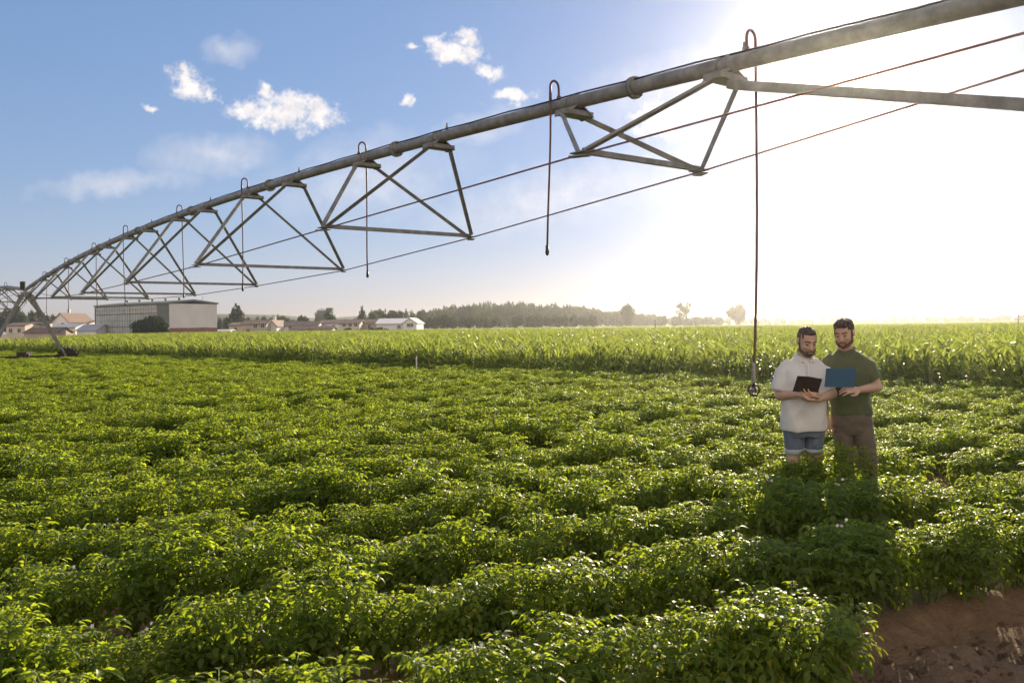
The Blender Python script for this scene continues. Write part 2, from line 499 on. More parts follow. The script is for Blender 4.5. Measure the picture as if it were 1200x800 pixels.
def compound_leaf(mb, rng, P, az, el, L_, tint):
    """A pinnate leaf: arching rachis, three pairs of leaflets and a larger end one."""
    h = V((math.cos(az), math.sin(az), 0)); up = V((0, 0, 1))
    pts, dirs = [], []
    p, e = P.copy(), el
    n = 6
    drop = rng.uniform(.65, 1.25)
    for i in range(n + 1):
        d = h * math.cos(e) + up * math.sin(e)
        pts.append(p.copy()); dirs.append(d)
        p = p + d * (L_ / n); e -= drop / n
    mb.mi = 1; mb.tint = .5
    mb.tube([pts[0], pts[2], pts[4], pts[6]], [.0028, .0024, .002, .0014], 3, False)
    mb.mi = 0
    side = h.cross(up)
    for k, i in enumerate((2, 3, 5)):
        sz = L_ * (.25, .31, .34)[k] * rng.uniform(.85, 1.15)
        nn = side.cross(dirs[i]).normalized()
        for s_ in (-1, 1):
            mb.tint = min(1, max(0, tint + rng.normal(0, .13)))
            dd = side * s_ * 1.0 + dirs[i] * rng.uniform(.35, .75) + up * rng.uniform(-.15, .15)
            leaflet(mb, pts[i] + side * s_ * .006, dd, nn + V(rng.normal(0, .25, 3)), sz, sz * .57, rng.uniform(.15, .5), rng.uniform(.1, .5))
    mb.tint = min(1, max(0, tint + rng.normal(0, .1)))
    nn = side.cross(dirs[6]).normalized()
    leaflet(mb, pts[6], dirs[6], nn, L_ * .42 * rng.uniform(.9, 1.1), L_ * .24, rng.uniform(.2, .5), rng.uniform(.1, .45))


def potato_mesh(seed, flowers=False):
    rng = np.random.default_rng(seed)
    mb = MB()
    ns = rng.integers(10, 13)
    for s_ in range(ns):
        az = 2 * PI * s_ / ns + rng.uniform(-.4, .4)
        rad = rng.uniform(.10, .27) if s_ else .03
        top = V((math.cos(az) * rad, math.sin(az) * rad, rng.uniform(.44, .53) * (1 - 1.25 * max(0, rad - .10))))
        base = V((math.cos(az) * .05, math.sin(az) * .05, .02))
        mid = (base + top) / 2 + V((math.cos(az), math.sin(az), 0)) * -.02
        mb.mi = 1; mb.tint = .5
        mb.tube([base, mid, top], [.007, .006, .004], 4, False)
        nl = rng.integers(17, 22)
        for k in range(nl):
            t = .30 + .70 * (k / (nl - 1)) ** .55
            q = base.lerp(mid, t * 2) if t < .5 else mid.lerp(top, t * 2 - 1)
            a = az + k * 2.4 + rng.uniform(-.4, .4)
            L_ = (.126 if t < .8 else .104) * rng.uniform(.85, 1.2)
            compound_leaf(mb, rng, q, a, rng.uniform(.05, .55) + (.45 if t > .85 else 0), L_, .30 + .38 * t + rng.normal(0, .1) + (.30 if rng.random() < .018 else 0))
    if flowers:
        mb.mi = 2; mb.tint = .5
        for c_ in range(1):
            a = rng.uniform(0, 2 * PI); q = V((math.cos(a) * .12, math.sin(a) * .12, .50))
            for j in range(3):
                o = q + V(rng.normal(0, .022, 3))
                nrm = V(rng.normal(0, .6, 3)) + V((0, -.3, .8)); nrm.normalize()
                x = nrm.orthogonal().normalized(); y = nrm.cross(x)
                vs = [o] + [o + (x * math.cos(w) + y * math.sin(w)) * (.012 if k % 2 == 0 else .007) + nrm * .003 for k, w in enumerate(np.linspace(0, 2 * PI, 11)[:-1])]
                mb.add(vs, [(0, 1 + k, 1 + (k + 1) % 10) for k in range(10)])
    return mb.mesh('potato_plant', [M['potato'], M['stem'], M['blossom']], True, True)


POT = [potato_mesh(100 + i, i in (5,)) for i in range(8)]
MEN = [(2.62, 7.7), (2.99, 7.75)]
LEGS = [(2.52, 7.7), (2.72, 7.68), (2.99, 7.78), (3.17, 7.74), (3.24, 7.78)]
ppos = []
for k in range(0, 90):
    cc = C0 + ROWS * k
    for sx in np.arange(-75, 40, .235):
        s_ = sx + R.uniform(-.06, .06)
        q = rdir * s_ + rper * (cc + R.normal(0, .035))
        if k == 1: q = q - rper * .13 * min(1, max(0, (q[0] - .9) * 2))
        X, Y = q
        if Y < 1.2 or abs(X) > .64 * Y + 3.2: continue
        if Y > edge_y(X) - .35: continue
        if k == 0 and X > 1.42: continue
        if any(math.hypot(X - a, Y - b) < .19 for a, b in LEGS): continue
        if math.hypot(X - 3.95, Y - 8.05) < .38: continue
        rel = q - AX; tt, nn = rel @ AD, rel @ AN
        if abs(tt - T1) < .42 and -9 < nn < 2.6: continue
        big = 1 + .10 * vnoise(X * .45, Y * .45).item() + .10 * vnoise(X * 1.3 + 9, Y * 1.3).item()
        if R.random() < .022 and k > 1: continue
        sc = big * (R.uniform(.84, 1.14) if R.random() > .06 else R.uniform(.6, .8))
        if k == 1 and X > 1.6: sc *= 1.0
        if k == 0: sc *= 1.12
        if math.hypot(X - 2.85, Y - 7.25) < .55: sc = max(sc, 1.0) * 1.06
        ppos.append((X, Y, .09, RA + (PI if R.random() < .5 else 0) + R.normal(0, .3), sc, int(R.integers(0, 8)) if R.random() > .25 else int(R.integers(0, 5)), k))
ppos.sort(key=lambda p: math.hypot(p[0], p[1]) + (100 if abs(p[0]) > .60 * p[1] + .12 else 0))


ORD = ['first', 'second', 'third', 'fourth', 'fifth', 'sixth', 'seventh', 'eighth', 'ninth', 'tenth', 'eleventh', 'twelfth', 'thirteenth', 'fourteenth', 'fifteenth', 'sixteenth']
for p in ppos[:300]:
    o = link_mesh('potato_plant', POT[p[5]], None, p[:3])
    o.rotation_euler = (R.normal(0, .06), R.normal(0, .06), p[3]); o.scale = (p[4] * 1.0, p[4] * .74, p[4] * R.uniform(.84, 1.06))
    tag(o, 'bushy green potato plant in the %s ridge back from the bare soil' % ORD[min(p[6], 15)], 'potato plant', 'potato plants in the near ridges')


def scatter(name, pts, protos, aspect=(1, 1, 1)):
    """One stuff object that repeats the given meshes on points (x, y, z, rx, ry, rz, scale, which)."""
    a = np.array(pts, float)
    me = bpy.data.meshes.new(name); me.vertices.add(len(a)); me.vertices.foreach_set('co', a[:, :3].reshape(-1).astype(np.float32))
    q = me.attributes.new('idx', 'INT', 'POINT'); q.data.foreach_set('value', a[:, 7].astype(np.int32))
    q = me.attributes.new('rot', 'FLOAT_VECTOR', 'POINT'); q.data.foreach_set('vector', a[:, 3:6].reshape(-1).astype(np.float32))
    q = me.attributes.new('sc', 'FLOAT_VECTOR', 'POINT'); q.data.foreach_set('vector', (np.repeat(a[:, 6:7], 3, 1) * np.array(aspect)).reshape(-1).astype(np.float32))
    o = link_mesh(name, me)
    ng = bpy.data.node_groups.new(name, 'GeometryNodeTree')
    ng.interface.new_socket('Geometry', in_out='INPUT', socket_type='NodeSocketGeometry')
    ng.interface.new_socket('Geometry', in_out='OUTPUT', socket_type='NodeSocketGeometry')
    N, L_ = ng.nodes, ng.links
    gi, go = N.new('NodeGroupInput'), N.new('NodeGroupOutput')
    j = N.new('GeometryNodeJoinGeometry')
    for pm in reversed(protos):
        src = bpy.data.objects.new(name + '_source', pm)
        oi = N.new('GeometryNodeObjectInfo'); oi.inputs['Object'].default_value = src; oi.transform_space = 'ORIGINAL'
        g2 = N.new('GeometryNodeGeometryToInstance'); L_.new(oi.outputs['Geometry'], g2.inputs[0]); L_.new(g2.outputs[0], j.inputs[0])
    ip = N.new('GeometryNodeInstanceOnPoints'); L_.new(gi.outputs[0], ip.inputs['Points']); L_.new(j.outputs[0], ip.inputs['Instance'])
    ip.inputs['Pick Instance'].default_value = True
    for nm, ty, so in (('idx', 'INT', 'Instance Index'), ('rot', 'FLOAT_VECTOR', 'Rotation'), ('sc', 'FLOAT_VECTOR', 'Scale')):
        na = N.new('GeometryNodeInputNamedAttribute'); na.data_type = ty; na.inputs['Name'].default_value = nm
        L_.new(na.outputs['Attribute'], ip.inputs[so])
    L_.new(ip.outputs[0], go.inputs[0])
    o.modifiers.new('scatter', 'NODES').node_group = ng
    return o


tag(scatter('potato_crop', [(p[0], p[1], p[2], R.normal(0, .07), R.normal(0, .07), p[3], p[4], p[5]) for p in ppos[300:]], POT, (1.0, .75, .95)),
    'dense green potato crop filling the field behind the near ridges', 'potato crop', kind='stuff')

def clod_mesh(seed):
    rng = np.random.default_rng(seed); mb = MB(); mb.ellipsoid((0, 0, 0), (1, .8, .6), None, 9, 6)
    mb.v = [tuple(np.array(p) * (1 + .3 * vnoise(p[0] * 1.7 + seed, p[1] * 1.7, p[2] * 1.7).item())) for p in mb.v]
    return mb.mesh('soil_clod', [M['soil']], False)
def straw_mesh(seed):
    rng = np.random.default_rng(seed); mb = MB()
    mb.tube([V((-3, 0, .2)), V((0, rng.normal(0, .4), .45)), V((3, rng.normal(0, .6), .2))], [.10, .12, .06], 4); return mb.mesh('straw', [M['straw']], True)
M['straw'] = simple('dry_straw', (.42, .30, .16), (.26, .17, .09), 4, .9)
cp_ = []
for i in range(5200):
    Y = R.uniform(3.2, 7.5); X = R.uniform(.8, .64 * Y + .8); cc = X * rper[0] + Y * rper[1]
    if cc > C0 + .62 or (cc > C0 - .3 and X < 1.5): continue
    st = R.random() < .10
    cp_.append((X, Y, -.002 + .03 * vnoise(X * 5, Y * 5).item(), 0 if st else R.uniform(0, 6), 0 if st else R.uniform(0, 6), R.uniform(0, 6.28), (.012 if st else .005 + .022 * R.random() ** 4), int(R.integers(4, 6)) if st else int(R.integers(0, 4))))
tag(scatter('soil_clods', cp_, [clod_mesh(i) for i in range(4)] + [straw_mesh(i) for i in range(2)]), 'crumbly clods and bits of straw on the bare soil', 'clods', kind='stuff')

# ------------------------------------------------------------------ maize
def maize_plant(mb, rng, base=V((0, 0, 0)), H=1.2, nl=9, seg=5, s0=0.0):
    mb.mi = 1; mb.tint = .5
    lean = V((rng.normal(0, .04), rng.normal(0, .04), 0))
    if seg > 2: mb.tube([base, base + lean * .5 + V((0, 0, H * .42)), base + lean + V((0, 0, H * .80))], [.014, .011, .006], 5, False)
    mb.mi = 0
    a0 = rng.uniform(0, PI)
    for k in range(nl):
        t = .14 + .86 * k / (nl - 1)
        q = base + lean * t + V((0, 0, H * .78 * t))
        az = a0 + (k % 2) * PI + rng.normal(0, .45)
        h = V((math.cos(az), math.sin(az), 0)); sd_ = V((-h.y, h.x, 0))
        L_ = H * (.50 + .22 * math.sin(PI * min(t, .9))) * rng.uniform(.85, 1.12)
        el = rng.uniform(.85, 1.15) + (.22 if t > .75 else 0); bend = rng.uniform(1.3, 2.3) * (1 if t < .8 else .65)
        w = .058 * H / 1.2 * rng.uniform(.8, 1.1)
        if seg < 3: w *= 1.25
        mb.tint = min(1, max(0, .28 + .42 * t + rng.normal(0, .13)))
        pts = []
        p, e = q.copy(), el
        vs, fs = [], []
        tw = rng.normal(0, .25)
        for i in range(seg + 1):
            f = i / seg
            d = h * math.cos(e) + V((0, 0, 1)) * math.sin(e)
            ww = w * (.55 + 1.1 * f if f < .35 else 1.0 * (1 - ((f - .35) / .65) ** 1.6)) * .5
            nn = sd_.cross(d)
            sv = (sd_ * math.cos(tw * f) + nn * math.sin(tw * f))
            if i == seg: vs += [p]
            elif seg >= 3: vs += [p - sv * ww + nn * -ww * .35, p, p + sv * ww + nn * -ww * .35]
            else: vs += [p - sv * ww, p + sv * ww]
            p = p + d * (L_ / seg); e -= bend / seg
        m = 3 if seg >= 3 else 2
        for i in range(seg - 1):
            for j in range(m - 1):
                fs.append((i * m + j, i * m + j + 1, (i + 1) * m + j + 1, (i + 1) * m + j))
        e0 = (seg - 1) * m
        fs += [(e0 + j, e0 + j + 1, seg * m) for j in range(m - 1)]
        mb.add(vs, fs)


def maize_mesh(seed):
    rng = np.random.default_rng(seed); mb = MB()
    maize_plant(mb, rng, H=1.17 * rng.uniform(.84, 1.1), nl=int(rng.integers(11, 14)), seg=5)
    return mb.mesh('maize_plant', [M['maize'], M['stem']], True, True)


def maize_patch(seed, side, dens, nl, seg):
    rng = np.random.default_rng(seed); mb = MB()
    for i in range(int(side * side * dens)):
        maize_plant(mb, rng, V((rng.uniform(-side / 2, side / 2), rng.uniform(-side / 2, side / 2), 0)), 1.27 * rng.uniform(.85, 1.12), nl, seg)
    return mb.mesh('maize_patch', [M['maize'], M['stem']], True, True)


MZ = [maize_mesh(300 + i) for i in range(8)]
MP = [maize_patch(400 + i, 3.0, 8, 9, 3) for i in range(4)]
MF = [maize_patch(500 + i, 8.0, 5.5, 7, 2) for i in range(4)]
ed = np.array([-1, .985]) / math.hypot(1, .985); en = np.array([.985, 1]) / math.hypot(1, .985)   # along / into the field
eb = np.array([0, 25.9])
mpos = []
for k in range(30):
    for sx in np.arange(-40, 62, .16):
        q = eb + ed * (sx + R.uniform(-.05, .05)) + en * (.30 + k * .58 + R.normal(0, .04))
        X, Y = q
        if Y < 4 or abs(X) > .63 * Y + 3: continue
        mpos.append((X, Y, 0, R.uniform(0, 2 * PI), R.uniform(.88, 1.1) * (1 + .07 * vnoise(X * .3, Y * .3).item()), int(R.integers(0, 8)), k))
mpos.sort(key=lambda p: math.hypot(p[0], p[1]) + p[6] * 3.0 + (100 if abs(p[0]) > .60 * p[1] else 0))
for p in mpos[:300]:
    o = link_mesh('maize_plant', MZ[p[5]], None, p[:3])
    o.rotation_euler = (R.normal(0, .05), R.normal(0, .05), p[3]); o.scale = (p[4],) * 3
    tag(o, 'tall green maize plant at the edge of the maize facing the potato field', 'maize plant', 'maize plants along the field edge')
tag(scatter('maize_crop', [(p[0], p[1], 0, R.normal(0, .05), R.normal(0, .05), p[3], p[4], p[5]) for p in mpos[300:]], MZ),
    'dense tall maize standing behind the front edge plants', 'maize', kind='stuff')
def far_end(u): return min(640.0, 420 + 575 * u)
pm, pf = [], []
d0 = .30 + 30 * .58 + 1.2
for gi_ in range(200):
    dd = d0 + gi_ * 2.7
    if dd > 75: break
    for sx in np.arange(-200, 300, 2.7):
        X, Y = eb + ed * (sx + R.uniform(-.3, .3)) + en * (dd + R.uniform(-.3, .3))
        if Y < 5 or abs(X) > .63 * Y + 4 or Y > far_end(X / max(Y, 1)): continue
        pm.append((X, Y, 0, 0, 0, R.uniform(0, 2 * PI), R.uniform(.84, 1.0), int(R.integers(0, 4))))
for gi_ in range(200):
    dd = 78 + gi_ * 7.2
    if dd > 700: break
    for sx in np.arange(-500, 700, 7.2):
        X, Y = eb + ed * (sx + R.uniform(-.6, .6)) + en * (dd + R.uniform(-.6, .6))
        if Y < 5 or abs(X) > .63 * Y + 6 or Y > far_end(X / max(Y, 1)): continue
        pf.append((X, Y, 0, 0, 0, R.uniform(0, 2 * PI), R.uniform(.74, .88), int(R.integers(0, 4))))
tag(scatter('maize_field', pm, MP), 'pale green middle of the wide maize field', 'maize', kind='stuff')
tag(scatter('distant_maize_field', pf, MF), 'hazy far part of the maize field before the houses and trees', 'maize', kind='stuff')

# stray maize sprouts among the potatoes
def sprout(x, y, label, seed, n, L_):
    rng = np.random.default_rng(seed); q = at(x, y, 1)
    Y = (CAMH - .45) / (CAMH - q.z); X = q.x * Y
    mb = MB()
    for k in range(n):
        az = rng.uniform(0, 2 * PI); h = V((math.cos(az), math.sin(az), 0)); sd_ = V((-h.y, h.x, 0)); e = rng.uniform(1.2, 1.5); p = V((0, 0, 0)); vs, fs = [], []
        mb.tint = .95
        for i in range(7):
            f = i / 6; d = h * math.cos(e) + V((0, 0, math.sin(e))); w = .028 * (1 - f ** 2.2) * (.6 + .8 * min(f * 2, 1))
            vs += [p - sd_ * w, p - h * .004, p + sd_ * w]; p = p + d * L_ / 6; e -= rng.uniform(.1, .42)
        for i in range(6):
            fs += [(i * 3 + j, i * 3 + j + 1, i * 3 + j + 4, i * 3 + j + 3) for j in (0, 1)]
        mb.add(vs, fs)
    o = mb.build('maize_sprout', [M['maize']], None, True, True, (X, Y, .12))
    tag(o, label, 'sprout')
sprout(214, 545, 'lone bright maize sprout with broad blades rising from the shaded potatoes', 5, 5, .62)
sprout(250, 540, 'thin pale maize sprout beside the broader one in the potatoes', 6, 3, .5)
sprout(520, 508, 'pale maize sprout leaning over in the middle of the potato field', 7, 4, .6)
sprout(455, 530, 'short upright maize sprout before the leaning one in the potato field', 8, 3, .5)

# ------------------------------------------------------------------ centre-pivot irrigation machine
S, DA, DN = 5.1, 2.18, 1.09
NW = [1.78, 2.55, 3.04, 3.15, 3.15, 3.04, 2.55, 1.78]
NZ = [3.54, 3.28, 3.06, 2.97, 2.92, 2.98, 3.12, 3.30]
def pipe_z(t, t0=T2):
    return 4.80 - .85 * ((t - t0 - TSP / 2) / (TSP / 2)) ** 2
PR = .077
piv = empty('irrigation_pivot', axp(T1))
tag(piv, 'long steel centre pivot irrigation arm arching over the potato field', 'irrigation pivot')
def world_build(mb, name, mats, parent, smooth=False):
    o = mb.build(name, mats, parent, smooth)
    return o
base_inv = axp(T1)
def P3(t, n, z): return axp(t, n, z) - base_inv      # in the machine's own frame
UPN = V((AN[0], AN[1], 0)); UPD = V((AD[0], AD[1], 0))


def make_span(t0, prng):
    """One span from the tower at t0 to the tower at t0+TSP."""
    z = lambda t: pipe_z(t, t0)
    ts = np.linspace(t0, t0 + TSP, 60)
    mb = MB(); mb.tube([P3(t, 0, z(t)) for t in ts], PR, 18)
    pipe = mb.build('pipe', M['steel'], piv, True)
    off = t0 - T2
    for k in range(8):
        b, a, nd = off + k * S, off + k * S + DA, off + k * S + DN
        w, nz = NW[k] / 2, NZ[k]
        # flange at the pipe joint over the middle of the bay
        mb = MB()
        tf = nd + .12
        for dt in (-.022, .006):
            mb.tube([P3(tf + dt, 0, z(tf + dt)), P3(tf + dt + .014, 0, z(tf + dt + .014))], PR + .045, 18)
        for q in range(8):
            an = q * PI / 4
            o_ = UPN * math.cos(an) * (PR + .028) + V((0, 0, 1)) * math.sin(an) * (PR + .028)
            mb.tube([P3(tf - .04, 0, z(tf)) + o_, P3(tf + .04, 0, z(tf)) + o_], .011, 6)
        mb.build('flange', M['steel'], pipe)
        bay = empty('truss_bay', P3(nd, 0, nz), piv)
        loc = P3(nd, 0, nz)
        def pt(t, n, zz): return P3(t, n, zz) - loc
        # gussets: a cross channel under the pipe with two triangular side cheeks
        for t in (b, a):
            mb = MB()
            zp = z(t) - PR
            mb.beam(pt(t, -.21, zp - .055), pt(t, .21, zp - .055), .20, .055)
            for sg in (-1, 1):
                t_a, t_b = t - .11, t + .11
                vs = [pt(t_a, sg * .03, zp + .045), pt(t_b, sg * .03, zp + .045), pt(t_b, sg * .215, zp - .085), pt(t_a, sg * .215, zp - .085)]
                vs2 = [p + V((0, 0, -.012)) - UPN * sg * .012 for p in vs]
                mb.add(vs + vs2, [(0, 1, 2, 3), (7, 6, 5, 4), (0, 4, 5, 1), (1, 5, 6, 2), (2, 6, 7, 3), (3, 7, 4, 0)])
            for sg in (-1, 1):
                mb.tube([pt(t + sg * .04, 0, z(t)), pt(t + sg * .07, 0, z(t))], PR + .012, 16)
            mb.build('gusset', M['steel'], bay)
        for sg in (-1, 1):
            for t in (b, a):
                mb = MB()
                zp = z(t) - PR - .09
                p0, p1 = pt(t, sg * .19, zp), pt(nd + (.05 if t > nd else -.05), sg * w, nz)
                mb.angle(p0, p1, .062, .007, UPN * sg)
                dv = (p1 - p0).normalized()
                for e_, s_ in ((p0, 1), (p1, -1)):
                    for j in (1, 2):
                        c_ = e_ + dv * s_ * j * .07
                        mb.tube([c_ - UPD * .02 - UPN * .012, c_ + UPD * .02 + UPN * .012], .010, 6)
                mb.build('brace', M['steel'], bay)
        mb = MB(); mb.angle(pt(nd, -w, nz), pt(nd, w, nz), .055, .007, UPD)
        mb.build('crossbar', M['steel'], bay)
        for sg in (-1, 1):
            mb = MB()
            mb.beam(pt(nd - .10, sg * w, nz - .012), pt(nd + .10, sg * w, nz - .012), .012, .13, UPN)
            mb.beam(pt(nd - .09, sg * (w - .02), nz - .05), pt(nd + .09, sg * (w + .07), nz - .05), .10, .012)
            mb.build('node_plate', M['steel'], bay)
    # truss rods through the nodes
    for sg in (-1, 1):
        pts = [P3(t0 + .25, sg * .13, z(t0 + .25) - .12)]
        for k in range(8):
            pts.append(P3(off + k * S + DN, sg * NW[k] / 2, NZ[k] - .03))
        pts.append(P3(t0 + TSP - .25, sg * .13, z(t0 + TSP - .25) - .12))
        mb = MB(); mb.tube(pts, .0100, 8)
        mb.build('truss_rod', M['rod'], piv, True)
    # cable clipped along the top of the pipe
    pts = []
    for i, t in enumerate(np.linspace(t0 + .4, t0 + TSP - .4, 110)):
        pts.append(P3(t, -.02, z(t) + PR + .006 + .010 * abs(math.sin(i * .9)) ** 3))
    mb = MB(); mb.tube(pts, .010, 6)
    mb.build('control_cable', M['black'], piv, True)
    # plugs on top of the pipe
    for k in range(8):
        t = off + k * S - .22
        mb = MB(); mb.tube([P3(t, 0, z(t) + PR * .8), P3(t, 0, z(t) + PR + .05), P3(t, 0, z(t) + PR + .052), P3(t, 0, z(t) + PR + .10)], [.02, .02, .012, .010], 8)
        mb.build('outlet_plug', M['steel'], piv)


def drop(t, side, zend, t0=T2, head='nozzle', sway=0.0):
    """Gooseneck on top of the pipe and the hose hanging from it."""
    z = pipe_z(t, t0)
    n1 = side * (PR + .055)
    top = z + PR + .20
    rad = abs(n1) / 2
    pts = [P3(t, 0, z + PR * .7), P3(t, 0, z + PR + .05), P3(t, 0, top - rad)]
    for k in range(1, 9):
        w = PI * k / 8
        pts.append(P3(t, n1 / 2 - n1 / 2 * math.cos(w), top - rad + rad * math.sin(w) * 1.25))
    pts.append(P3(t, n1, z + PR))
    mb = MB(); mb.tube(pts, .0145, 10)
    mb.tube([P3(t, 0, z + PR * .8), P3(t, 0, z + PR + .045)], .026, 10)
    nb = mb.build('gooseneck', M['hose'], piv, True)
    hp = []
    L_ = z + PR - zend
    for k in range(9):
        f = k / 8
        hp.append(P3(t + sway * f * f, n1 + .02 * math.sin(f * 4 + t) * f, z + PR + .02 - L_ * f))
    mb = MB(); mb.tube(hp, .0125, 10)
    mb.tube([hp[0] + V((0, 0, .05)), hp[0] + V((0, 0, -.05))], .018, 10)
    hose = mb.build('drop_hose', M['hose'], piv, True)
    e = hp[-1]
    mb = MB()
    if head == 'nozzle':
        mb.tube([e + V((0, 0, .06)), e, e + V((0, 0, -.02)), e + V((0, 0, -.06))], [.018, .02, .026, .014], 10)
        mb.build('nozzle', M['black'], hose, True)
    else:
        # hanging spray head: weight, wire cage and deflector plate
        mb.tube([e + V((0, 0, .16)), e + V((0, 0, .14)), e + V((0, 0, -.02)), e + V((0, 0, -.04))], [.015, .020, .020, .014], 12)
        mb.build('hose_weight', M['weight'], hose, True)
        mb = MB()
        c_ = e + V((0, 0, -.10))
        ring = [c_ + V((math.cos(w) * .052, 0, math.sin(w) * .052)) for w in np.linspace(0, 2 * PI, 25)]
        mb.tube(ring, .0075, 8, False)
        ring = [c_ + V((0, math.cos(w) * .052, math.sin(w) * .052)) for w in np.linspace(0, 2 * PI, 25)]
        mb.tube(ring, .0075, 8, False)
        mb.tube([e, c_ + V((0, 0, .02))], [.016, .012], 8)
        mb.tube([c_ + V((0, 0, -.062)), c_ + V((0, 0, -.045)), c_ + V((0, 0, -.036))], [.032, .038, .014], 14)
        mb.build('sprinkler_head', M['black'], hose, True)
        mb = MB()
        for q in range(6):
            w = q * PI / 3
            mb.ellipsoid(c_ + V((math.cos(w) * .030, math.sin(w) * .030, .0)), (.012, .012, .015), None, 8, 6)
        mb.tube([c_ + V((0, 0, .02)), c_ + V((0, 0, .0)), c_ + V((0, 0, -.01))], [.02, .034, .02], 12)
        mb.build('deflector', M['weight'], hose, True)


def tower(t, zt, label=None):
    """A-frame drive tower: two legs a side, base beam, wheels in line across the pipe."""
    tw = empty('drive_tower', P3(t, 0, 0), piv)
    o = P3(t, 0, 0)
    def pt(dt, n, z): return P3(t + dt, n, z) - o
    for sg in (-1, 1):
        for dt in (-.55, .55):
            mb = MB(); mb.angle(pt(dt * .75, sg * .10, zt - .12), pt(dt * .22, sg * 1.72, .62), .11, .012, UPD)
            mb.build('leg', M['steel'], tw)
        mb = MB(); mb.angle(pt(-.35, -sg * .12, zt - .25), pt(-.1, sg * .85, zt - 1.55), .06, .008, UPD)
        mb.build('brace', M['steel'], tw)
    mb = MB(); mb.beam(pt(0, -1.95, .60), pt(0, 1.95, .60), .14, .14)
    mb.build('base_beam', M['rubber'], tw)
    mb = MB(); mb.box(pt(0, -.1, .66), (.5, .5, .42)); mb.tube([pt(-.3, -.1, .66), pt(.3, -.1, .66)], .16, 12); mb.build('drive_motor', M['rubber'], tw)
    mb = MB(); mb.beam(pt(-.5, 0, zt - .16), pt(.5, 0, zt - .16), .34, .16); mb.beam(pt(0, -.35, zt - .28), pt(0, .35, zt - .28), .3, .12)
    mb.build('head_plate', M['steel'], tw)
    mb = MB(); mb.tube([pt(.15, -.1, zt + .05), pt(.15, -.1, zt + .42), pt(.15, -.1, zt + .44)], [.13, .13, .11], 12)
    mb.build('control_box', M['black'], tw)
    for sg in (-1, 1):
        c_ = pt(0, sg * 1.85, .50)
        wheel = empty('wheel', c_, tw)
        rim, ty = MB(), MB()
        prof = [(.20, -.11), (.46, -.14), (.50, -.10), (.51, 0), (.50, .10), (.46, .14), (.20, .11)]
        n = 30; vs, fs = [], []
        for i in range(n):
            w = 2 * PI * i / n
            for r_, d_ in prof: vs.append(UPN * math.cos(w) * r_ + V((0, 0, math.sin(w) * r_)) + UPD * d_)
        m = len(prof)
        for i in range(n):
            for j in range(m - 1): fs.append((i * m + j, ((i + 1) % n) * m + j, ((i + 1) % n) * m + j + 1, i * m + j + 1))
        ty.add(vs, fs)
        for i in range(18):
            w = 2 * PI * i / 18
            r_ = UPN * math.cos(w) + V((0, 0, math.sin(w))); tv = UPN * -math.sin(w) + V((0, 0, math.cos(w)))
            for s2 in (-1, 1):
                ty.beam(r_ * .525 + UPD * .01 * s2, r_ * .515 + UPD * .145 * s2 + tv * .06, .05, .06, r_)
        ty.build('tyre', M['rubber'], wheel).rotation_euler = (0, 0, 0)
        rim.tube([UPD * -.05, UPD * -.04, UPD * .04, UPD * .05], [.28, .31, .31, .28], 24); rim.tube([UPD * -.16, UPD * .16], .08, 14)
        rim.build('rim', M['rubber'], wheel)
        mb = MB(); mb.box(pt(.24, sg * 1.85, .52), (.22, .22, .26)); mb.tube([pt(.05, sg * 1.85, .5), pt(.3, sg * 1.85, .5)], .06, 10)
        mb.build('gearbox', M['steel'], tw)


make_span(T2, 1)
make_span(T1, 2)
for k in range(8):
    drop(k * S + 2.45, -1 if k in (0, 2, 4) else 1, 2.68 + .05 * math.sin(k * 3), sway=.1 if k == 0 else -.03)
drop(-.25, 1, 1.25, head='spray', sway=.06)
for k in range(8):
    drop(T1 - T2 + k * S + 2.45, -1 if k % 2 else 1, 2.75, T1)
for t, zt in ((T1, pipe_z(T1) - .02), (T2, pipe_z(T2) - .02), (T1 + TSP, pipe_z(T1 + TSP, T1) - .02)):
    tower(t, zt)
mb = MB(); mb.beam(P3(-.05, .0, pipe_z(0) - PR - .12), P3(T2 + .1, .0, 2.60), .085, .085)
mb.build('tower_stay', M['steel'], piv)

# far second machine, hazy
p2 = empty('irrigation_pivot', (0, 0, 0)); pa, pb = at(812, 372, 330), at(945, 372, 330)
p2.location = ((pa.x + pb.x) / 2, 330, 0)
tag(p2, 'distant hazy irrigation arm arching above the far end of the maize', 'irrigation pivot')
mb = MB(); pts = []
for i in range(25):
    f = i / 24; pts.append(V((pa.x + (pb.x - pa.x) * f - p2.location.x, 0, 4.2 + 3.0 * (1 - (2 * f - 1) ** 2))))
mb.tube(pts, .16, 6); mb.build('pipe', M['steel'], p2)
for i in range(2, 23, 3):
    mb = MB(); q = pts[i]
    for dx in (-1.1, 1.1): mb.beam(q, q + V((dx, 0, -1.6)), .1, .1)
    mb.beam(q + V((-1.1, 0, -1.6)), q + V((1.1, 0, -1.6)), .1, .1)
    mb.build('truss_bay', M['steel'], p2)
for e_ in (pts[0], pts[-1]):
    mb = MB()
    for dy in (-2, 2): mb.beam(e_, V((e_.x, dy, 0)), .15, .15)
    mb.build('drive_tower', M['steel'], p2)

